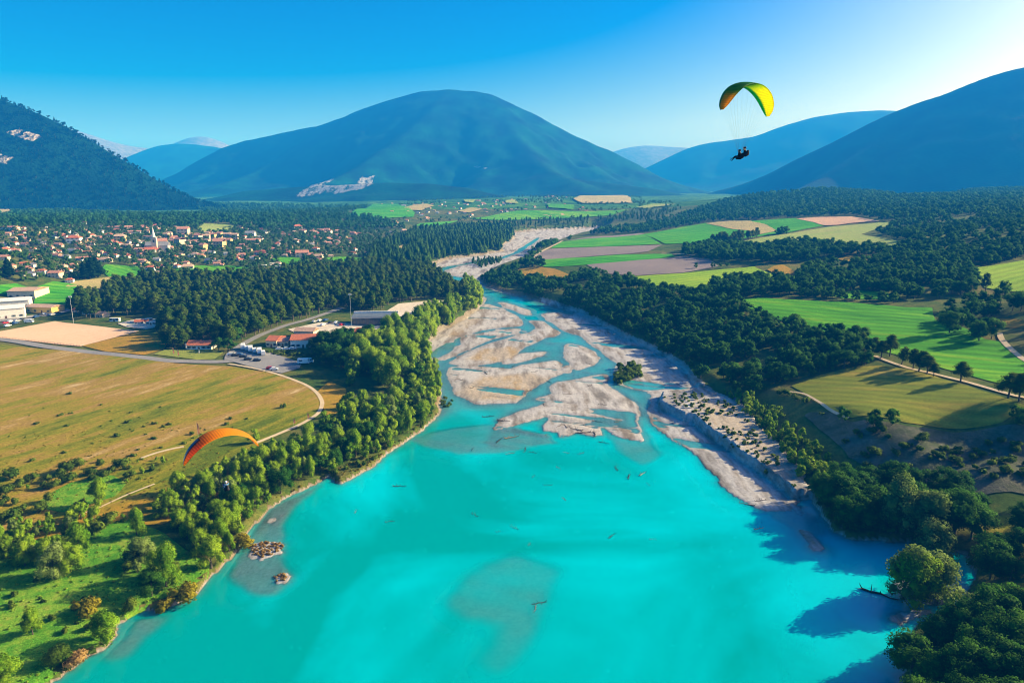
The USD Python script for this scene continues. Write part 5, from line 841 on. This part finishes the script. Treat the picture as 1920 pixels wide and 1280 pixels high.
W('poplar_tree', [(880,490),(935,487),(945,492),(900,503)], 7, (5, 8), 'small tree on the pale gravel upstream', 'small trees on the upstream gravel', 44, water=True); W('oak_tree', [(990,470),(1060,452),(1075,448),(1020,470)], 9, (7, 10), 'tree on the far river bank beside the lavender', 'trees on the far bank by the lavender', 45, clear=0)

for kind_, px_, sp_, hs_, gap_, sd_ in (('marsh_tuft', [(-60,1055),(60,1010),(160,985),(240,975),(310,1000),(395,1060),(428,1045),(388,1092),(335,1118),(285,1135),(214,1172),(205,1205),(150,1232),(90,1280),(40,1330),(-60,1330)], 2.0, (.3, .8), .45, 61), ('heath_tuft', [(-60,840),(120,800),(330,800),(440,850),(420,890),(330,920),(270,945),(150,985),(0,1015),(-60,1020)], 2.6, (.25, .7), .5, 62), ('heath_tuft', [(-60,700),(300,690),(580,730),(600,775),(500,830),(330,800),(-60,850)], 5.0, (.2, .5), .55, 63), ('marsh_tuft', [(60,955),(130,905),(210,890),(240,905),(215,930),(120,965)], 1.6, (.3, .7), .4, 64), ('heath_tuft', [(440,1020),(520,930),(620,885),(760,820),(825,770),(828,790),(760,835),(640,915),(560,930),(510,960),(470,1010)], 1.6, (.3, .9), .35, 65)):
    W(kind_, px_, sp_, hs_, 'tuft', 'mass', sd_, avoid=False, gap=gap_)
W('oak_tree', [(1935,395),(2330,385),(2330,490),(1935,470)], 14, (7, 12), 'out', 'out', 81, gap=.3); W('oak_tree', [(1935,570),(2250,560),(2320,760),(1990,770)], 13, (6, 11), 'out', 'out', 82, gap=.5); W('oak_tree', [(2000,800),(2300,800),(2330,1150),(1995,1150)], 9, (5, 10), 'out', 'out', 83, gap=.4)
# ------------------------------------------------------------------ planting: the largest in view one by one, the rest as one mass
from collections import defaultdict
by = defaultdict(list)
for t in TREES:
    t['z'] = float(gz_at(np.array([t['x']]), np.array([t['y']]))[0]) + (1.0 if math.hypot(t['x'], t['y']) > RFAR else 0); pr = project([t['x'], t['y'], t['z'] + t['h'] * .6]); t['px'] = pr[0]; t['size'] = t['h'] * F / pr[2] * 1024 / 1920
    m = t['size'] * 1.2
    t['out'] = not (-m < pr[0] < 1920 + m and -m < pr[1] < 1290 + 2 * m)
    if not t['out'] or (-350 < pr[0] < 2350 and pr[1] < 1400 and t['kind'] in ('oak_tree', 'willow_tree')): by[t['kind']].append(t)
prng = np.random.default_rng(99)
REST = {'willow_tree': 'willow_thicket', 'pine_tree': 'pine_wood', 'oak_tree': 'broadleaf_wood', 'poplar_tree': 'valley_wood', 'garden_tree': 'village_greenery', 'shrub': 'scrub', 'reed_tuft': 'reeds', 'marsh_tuft': 'marsh_tussocks', 'heath_tuft': 'heath_tussocks'}
def lod_of(kind, size):
    for l, s in (('hi', 20), ('mid', 8), ('lo', 0)):
        if size >= s and (kind, l) in KIND: return l
    return [l for l in ('lo', 'mid', 'hi') if (kind, l) in KIND][0]
for kind, ts in by.items():
    ts.sort(key=lambda t: (t['out'], t['group'] is not None, -t['size'])); nin = min(300, sum(not t['out'] for t in ts)); one, rest = (ts[:nin], ts[nin:]) if 'mass' != ts[0]['group'] else ([], ts)
    for t in one:
        P = KIND[kind, lod_of(kind, t['size'])]
        instance(kind if kind != 'silver_willow' else 'willow_tree', P[prng.integers(len(P))], t['label'], t['cat'], (t['x'], t['y'], t['z'] - .1), prng.uniform(0, 6.28), (t['h'] * t['wide'] * prng.uniform(.85, 1.15), t['h'] * t['wide'] * prng.uniform(.85, 1.15), t['h']), t['group'], rx=prng.normal(0, .05), ry=prng.normal(0, .05))
    if rest:
        name = REST[kind]; pi = UsdGeom.PointInstancer.Define(stage, '/World/' + uname(name)); data(pi.GetPrim(), kind='stuff')
        paths = []
        for l in ('hi', 'mid', 'lo'):
            for k in KIND.get((kind, l), []):
                x = UsdGeom.Xform.Define(stage, f'{pi.GetPath()}/tree_{len(paths):03d}'); x.GetPrim().GetReferences().AddInternalReference(k); paths.append((l, x.GetPath()))
        pi.CreatePrototypesRel().SetTargets([p for l, p in paths]); idx = {l: [i for i, (a, b) in enumerate(paths) if a == l] for l in ('hi', 'mid', 'lo')}
        pi.CreateProtoIndicesAttr([int(prng.choice(idx[lod_of(kind, t['size'])])) for t in rest])
        pi.CreatePositionsAttr(Vt.Vec3fArray.FromNumpy(np.array([(t['x'], t['y'], t['z'] - .1) for t in rest], np.float32)))
        pi.CreateScalesAttr(Vt.Vec3fArray.FromNumpy(np.array([(t['h'] * t['wide'], t['h'] * t['wide'], t['h']) for t in rest], np.float32)))
        a = prng.uniform(0, 6.28, len(rest)); pi.CreateOrientationsAttr(Vt.QuathArray([Gf.Quath(float(math.cos(q / 2)), 0.0, 0.0, float(math.sin(q / 2))) for q in a]))
print({k: len(v) for k, v in by.items()})
# forest on the left hill
X, Y, Z, Bz = HILL_LEFT
rng = np.random.default_rng(3); n = 42000; gx, gy = rng.uniform(X.min(), X.max(), n), rng.uniform(Y.min(), Y.max(), n)
ix, iy = (gx - X.min()) / (X.max() - X.min()) * (X.shape[1] - 1), (gy - Y.min()) / (Y.max() - Y.min()) * (X.shape[0] - 1)
zz, bb = map_coordinates(Z, [iy, ix], order=1), map_coordinates(Bz, [iy, ix], order=1); pr = project(np.column_stack([gx, gy, zz]))
zb = map_coordinates(Z, [np.maximum(iy - 2, 0), ix], order=1)
near_rock = np.zeros(n, bool)
for cx, cy, w, h, t in ((20,248,50,9,.35),(55,252,24,7,.3),(10,302,60,12,.3),(40,322,38,7,.2)):
    dx, dy = pr[:, 0] - cx, pr[:, 1] - cy; near_rock |= ((dx * math.cos(t) + dy * math.sin(t)) / w) ** 2 + ((-dx * math.sin(t) + dy * math.cos(t)) / h) ** 2 < 1
k = (zz > bb + 1) & (pr[:, 0] > -30) & (pr[:, 0] < 460) & (pr[:, 1] > 150) & (zb < zz + 6) & ~(near_rock & (rng.random(n) < .8))
gx, gy, zz = gx[k][:15000], gy[k][:15000], zz[k][:15000]
pi = UsdGeom.PointInstancer.Define(stage, '/World/hillside_forest'); data(pi.GetPrim(), kind='stuff'); ps = []
for kk in KIND['hill_fir', 'lo'] + KIND['hill_tree', 'lo']:
    x = UsdGeom.Xform.Define(stage, f'/World/hillside_forest/tree_{len(ps):03d}'); x.GetPrim().GetReferences().AddInternalReference(kk); ps.append(x.GetPath())
pi.CreatePrototypesRel().SetTargets(ps); pi.CreateProtoIndicesAttr([int(v) for v in rng.integers(0, len(ps), len(gx))]); pi.CreatePositionsAttr(Vt.Vec3fArray.FromNumpy(np.column_stack([gx, gy, zz - .5]).astype(np.float32)))
hh = rng.uniform(8, 14, len(gx)); pi.CreateScalesAttr(Vt.Vec3fArray.FromNumpy(np.column_stack([hh, hh, hh]).astype(np.float32)))
# ------------------------------------------------------------------ driftwood
WOOD = plain('bleached_wood', (.20, .15, .11), var=.3); WETWOOD = plain('wet_wood', (.05, .035, .025), var=.2)
def drift_kind(seed):
    r = np.random.default_rng(seed); P = proto('drift_kind'); pts_ = [np.array([-.5 + .25 * k, r.normal(0, .03), .03 + .03 * r.random()]) for k in range(5)]
    part(P, 'trunk', trimesh.util.concatenate([cone(pts_[k], pts_[k + 1], .045 - .007 * k, .04 - .007 * k) for k in range(4)]), WOOD if seed % 2 else WETWOOD)
    for k in range(3 + seed % 3): b = pts_[1 + k % 4]; part(P, 'branch', cone(b, b + [r.uniform(-.15, .25), r.choice([-1, 1]) * r.uniform(.12, .3), r.uniform(.05, .22)], .018, .006, 4), WOOD if seed % 2 else WETWOOD)
    for k in range(4): part(P, 'root', cone(pts_[0], pts_[0] + [-.1, .11 * math.cos(1.6 * k), .06 + .11 * math.sin(1.6 * k)], .02, .006, 4), WOOD if seed % 2 else WETWOOD)
    return P.GetPath()
DK = [drift_kind(s) for s in range(5)]
def drift(px, py, L, rz, label, group=None, k=0):
    L = L * .9; q = at_z(px, py, 0.0); z = max(float(gz_at(q[0:1], q[1:2])[0]), -.10) - .05; instance('driftwood', DK[k % 5], label, 'driftwood', (q[0], q[1], z), rz, L, group)
drift(916,781,5.5,.2,'dark log with branches lying in open water left of the gravel bars',k=0); drift(750,911,4.5,.1,'log floating alone in the left half of the lake',k=2); drift(1205,888,4.5,.9,'pale rooted trunk in the water near the right terrace',k=1); drift(1179,893,4.5,1.3,'log standing out of the water left of the pale trunk',k=0); drift(1133,830,4.5,-.5,'dark log at the lower tip of the largest gravel bar',k=2)
for i, (a, b, L) in enumerate([(732,977,3),(668,958,2.5),(964,989,3),(955,850,4),(985,843,4),(1000,848,3.5),(1027,814,2.5),(1155,878,4),(1060,848,3),(1090,850,3),(1216,908,2.5),(1225,1011,2),(1147,1004,3.5),(1057,934,3),(1027,909,3),(1000,893,2.5),(1047,877,2.5),(938,996,2.5),(994,1018,2.5),(890,965,3),(1010,1130,4),(1003,1142,3),(1650,1115,9),(1425,990,4),(885,842,3)]): drift(a, b, L, .3 + i * 1.1, 'dark sunken branch showing at the lake surface', 'branches in the lake', i)
for i, (a, b, L) in enumerate([(945,790,6),(960,820,7),(935,826,5),(1060,800,5),(1080,806,6),(1092,812,7),(1048,800,4),(1115,815,6),(1100,800,4),(1120,790,4),(1003,698,4),(905,690,4),(910,700,6),(860,712,5),(880,728,4),(990,733,5),(985,738,5),(1030,716,4),(1020,668,5),(1000,632,4),(963,686,4),(1040,684,3),(1100,682,4),(1063,740,4),(1105,725,4),(1020,760,4),(1075,770,3),(1130,760,4),(1160,790,4),(1000,655,3),(1026,611,3),(1400,945,5),(1425,940,4),(940,690,4)]): drift(a, b, L, -.2 + i * .7, 'driftwood log stranded on the gravel bars', 'driftwood on the gravel bars', i)

# ------------------------------------------------------------------ paragliders and their pilots
CANOPY = usdkit.material(stage, '/World/Looks/canopy_cloth', {'c': ('attribute', {'attribute': 'hue'}), 'p': ('principled_bsdf', {'roughness': .5, 'specular_ior_level': .3}), 'tr': ('translucent_bsdf', {}), 'mx': ('mix_closure', {'fac': .62})}, [('c.color', 'p.base_color'), ('c.color', 'tr.color'), ('p.BSDF', 'mx.closure1'), ('tr.BSDF', 'mx.closure2')], surface='mx.closure')
SUIT = usdkit.material(stage, '/World/Looks/pilot_colours', {'c': ('attribute', {'attribute': 'hue'}), 'p': ('principled_bsdf', {'roughness': .7})}, [('c.color', 'p.base_color')], surface='p.BSDF')
LINE = plain('line', (.05, .05, .05)); HARN = plain('harness_cloth', (.03, .03, .035)); HELM = plain('helmet', (.55, .55, .55), rough=.3)
def canopy(R, half, chord, cells, colour):
    """An arc of air-filled cells; x along the span, y towards the leading edge, z up from the pilot's side."""
    n = cells * 3 + 1; th = np.linspace(-half, half, n); s = th / half; c = chord * np.maximum((1 - np.abs(s) ** 2.6) ** .5, .22)
    u = np.concatenate([np.linspace(1, 0, 10), np.linspace(0, 1, 10)[1:-1]]); up = np.arange(18) < 10
    t = .6 * (.2969 * np.sqrt(u) - .126 * u - .3516 * u ** 2 + .2843 * u ** 3 - .1015 * u ** 4) * 1.5; off = np.where(up, t * 1.25, -t * .25)
    puff = np.where(np.arange(n) % 3 == 0, 0, .028)[:, None] * (u * (1 - u) * 4)[None]; rad = R + c[:, None] * off[None] + np.where(up[None], puff, -puff) * chord * .5
    y = (.35 - u[None]) * c[:, None] + .10 * chord * (1 - s[:, None] ** 2); X = rad * np.sin(th)[:, None]; Z = rad * np.cos(th)[:, None]
    v = np.stack([X, y, Z], -1).reshape(-1, 3); i, j = np.meshgrid(np.arange(n - 1), np.arange(18), indexing='ij'); jn = (j + 1) % 18
    q = np.stack([i * 18 + j, (i + 1) * 18 + j, (i + 1) * 18 + jn, i * 18 + jn], -1).reshape(-1, 4); f = np.vstack([q[:, [0, 1, 2]], q[:, [0, 2, 3]], [[0, k, k + 1] for k in range(1, 17)], [[(n - 1) * 18, (n - 1) * 18 + k + 1, (n - 1) * 18 + k] for k in range(1, 17)]])
    S = np.repeat(s, 18); U = np.tile(u, n); UP = np.tile(up, n); rib = np.repeat(np.arange(n) % 3 == 0, 18)
    col = np.array([colour(a, b, k) for a, b, k in zip(S, U, UP)]) * np.where(rib, .62, 1.0)[:, None]; return v, f, col
def lerp(stops, x):
    a = np.array([k for k, c in stops]); return np.array([np.interp(x, a, [c[i] for k, c in stops]) for i in range(3)])
def paraglider(name, label, center, yaw, roll, R, half, chord, cells, colour, pilots, drop, pitch=0.0):
    P = xform('/World/' + uname(name), center, yaw, None, rx=pitch, ry=roll); data(P, label=label, category='paraglider')
    v, f, col = canopy(R, half, chord, cells, colour); v = v - [0, 0, R]
    p = put_mesh(f'{P.GetPath()}/canopy', v, f, CANOPY, vnormals(v, f), {'hue': col})
    for k, sx in enumerate((-1, 1)):
        part(P, 'riser', cone((sx * .22, .1, -drop + .6), (sx * .25, .1, -drop + 1.15), .03, .02, 4), HARN)
        for r in range(3):
            for m in range(6):
                th = sx * half * (m + .6) / 6.3; c = chord * (1 - (th / half) ** 2) ** .5; y = (.28 - .28 * r) * c + .1 * chord * (1 - (th / half) ** 2)
                part(P, 'line', cone((sx * .25, .1, -drop + 1.15), (R * math.sin(th), y, R * math.cos(th) - R), .002, .0015, 3), LINE)
    return P
def person_mesh(seed, suit, skin=(.30, .17, .11), boots=(.03, .03, .03), arms='up'):
    """A seated pilot facing +y: one continuous body from hulls of joint spheres, smoothed."""
    J = {'pel': ((0, 0, 0), .15), 'bel': ((0, -.06, .2), .14), 'che': ((0, -.12, .42), .16), 'nek': ((0, -.11, .58), .06), 'hed': ((0, -.09, .74), .105), 'fac': ((0, -.03, .70), .075), 'nos': ((0, .035, .715), .016)}
    for s, n in ((-1, 'l'), (1, 'r')):
        J['sho' + n] = ((s * .19, -.12, .50), .07); J['hip' + n] = ((s * .09, .02, -.02), .10); J['kne' + n] = ((s * .12, .42, .05 - .05 * s), .062); J['ank' + n] = ((s * .11, .70, -.24 - .1 * s), .042); J['toe' + n] = ((s * .12, .90, -.17 - .1 * s), .032)
        J['elb' + n] = ((s * .30, .0, .46), .048) if arms == 'up' else ((s * .30, -.02, .28), .048); J['wri' + n] = ((s * .26, .06, .72), .034) if arms == 'up' else ((s * .22, .20, .20), .034); w = np.array(J['wri' + n][0]); J['pal' + n] = (tuple(w + [0, .01, .06]), .034)
        for k in range(4): J[f'f{k}{n}'] = (tuple(w + [(k - 1.5) * .019, .03, .135 - .012 * abs(k - 1.2)]), .009); J[f'g{k}{n}'] = (tuple(w + [(k - 1.5) * .019, .06, .115]), .008)
        J['th' + n] = (tuple(w + [-s * .05, .03, .085]), .011)
    bones = [('pel', 'bel'), ('bel', 'che'), ('che', 'nek'), ('nek', 'hed'), ('hed', 'fac'), ('fac', 'nos')]
    for n in 'lr': bones += [('che', 'sho' + n), ('sho' + n, 'elb' + n), ('elb' + n, 'wri' + n), ('wri' + n, 'pal' + n), ('pel', 'hip' + n), ('hip' + n, 'kne' + n), ('kne' + n, 'ank' + n), ('ank' + n, 'toe' + n), ('pal' + n, 'th' + n)] + [('pal' + n, f'f{k}{n}') for k in range(4)] + [(f'f{k}{n}', f'g{k}{n}') for k in range(4)]
    M_ = m3.Manifold()
    for a, b in bones:
        A, B_ = (m3.Manifold.sphere(J[k][1], 12).translate(J[k][0]) for k in (a, b)); M_ = M_ + m3.Manifold.batch_hull([A, B_])
    g = M_.refine_to_length(.05).to_mesh(); t = trimesh.Trimesh(g.vert_properties[:, :3], g.tri_verts, process=True); trimesh.smoothing.filter_taubin(t, iterations=4); v = np.array(t.vertices)
    col = np.tile(suit, (len(v), 1)); col[v[:, 2] > .57] = skin
    for n in 'lr': col[np.linalg.norm(v - J['pal' + n][0], axis=1) < .11] = boots; col[np.linalg.norm(v - J['toe' + n][0], axis=1) < .2] = boots
    return v, np.array(t.faces), col
def pilot(label, loc, yaw, suit, helm, arms='up'):
    P = xform('/World/' + uname('person'), loc, yaw); data(P, label=label, category='person'); v, f, col = person_mesh(1, suit, arms=arms)
    put_mesh(f'{P.GetPath()}/body', v, f, SUIT, vnormals(v, f), {'hue': col}); h = trimesh.creation.icosphere(2, .135); h = h.slice_plane([0, 0, -.03], [0, -.35, 1]); h.apply_translation((0, -.10, .765)); part(P, 'helmet', h, helm, smooth=True)
    return P
def harness(label, loc, yaw):
    P = xform('/World/' + uname('harness'), loc, yaw); data(P, label=label, category='harness')
    s = m3.Manifold.batch_hull([m3.Manifold.sphere(r, 14).translate(p) for p, r in (((-.16, -.22, -.12), .11), ((.16, -.22, -.12), .11), ((-.15, .22, -.14), .08), ((.15, .22, -.14), .08), ((0, -.42, .05), .16), ((0, -.45, .40), .12))]); part(P, 'seat', s, HARN, smooth=True)
    for x in (-1, 1): part(P, 'strap', cone((x * .2, 0, 0), (x * .22, .0, .75), .025, .02, 5), HARN)
def at_dist(px, py, D): r = ray(px, py); return np.array([0, 0, CAM_H]) + r / np.linalg.norm(r) * D
def orange(s, u, up):
    base = lerp([(-1, (.95, .42, .02)), (-.8, (.95, .30, .01)), (-.55, (1.0, .20, .01)), (-.3, (1.0, .28, .01)), (.1, (1.0, .44, .015)), (.6, (.95, .42, .03)), (1, (.92, .45, .08))], s)
    if s < -.42 and u < .44: return lerp([(-1, (.85, .82, .75)), (-.85, (.45, .62, .72)), (-.6, (.02, .28, .55)), (-.42, (.25, .30, .40))], s)
    if s < -.40 and u < .54: return np.array([.03, .02, .03])
    return base
def lime(s, u, up):
    if u < .26 and (s < -.2 or s > .05): return np.array([.0, .38, .15])
    if s < -.1: return lerp([(-1, (.95, .52, .01)), (-.72, (.90, .50, .01)), (-.55, (.16, .42, .02)), (-.1, (.02, .32, .05))], s)
    return lerp([(-.1, (.03, .26, .05)), (.12, (.55, .80, .02)), (.3, (.95, .95, .01)), (1, (1.0, .90, .01))], s)
YAW1, YAW2 = .70, .52
oc = at_dist(411, 812, 80.0); paraglider('paraglider', 'orange paraglider canopy with blue left edge gliding low over the meadow', oc, YAW1, -.02, 4.25, 1.14, 2.5, 38, orange, 1, 6.6)
op = oc + np.array([0.1, .15, -6.4]); pilot('pilot in a blue and white suit hanging below the orange canopy', op, YAW1, (.05, .16, .30), WALL['white']); harness('dark harness under the pilot of the orange canopy', op, YAW1)
yc = at_dist(1402, 160, 85.0); paraglider('paraglider', 'yellow and green tandem paraglider canopy high in the sky at right', yc, YAW2, .05, 3.75, 1.36, 2.75, 44, lime, 2, 8.4)
yp = at_dist(1390, 293, 85.0); d_ = np.array([-math.sin(YAW2), math.cos(YAW2), 0])
pilot('front person of the tandem, legs stretched out below the yellow canopy', yp + d_ * .25 + np.array([-.12, 0, -.12]), YAW2 + .75, (.012, .014, .03), DARK); pilot('rear person of the tandem, sitting higher behind the other', yp - d_ * .12 + np.array([.16, 0, .16]), YAW2 + .75, (.015, .012, .012), DARK)
harness('harness of the front person under the yellow canopy', yp + d_ * .25 + np.array([-.12, 0, -.12]), YAW2 + .75); harness('bulky harness of the rear person under the yellow canopy', yp - d_ * .12 + np.array([.16, 0, .16]), YAW2 + .75)
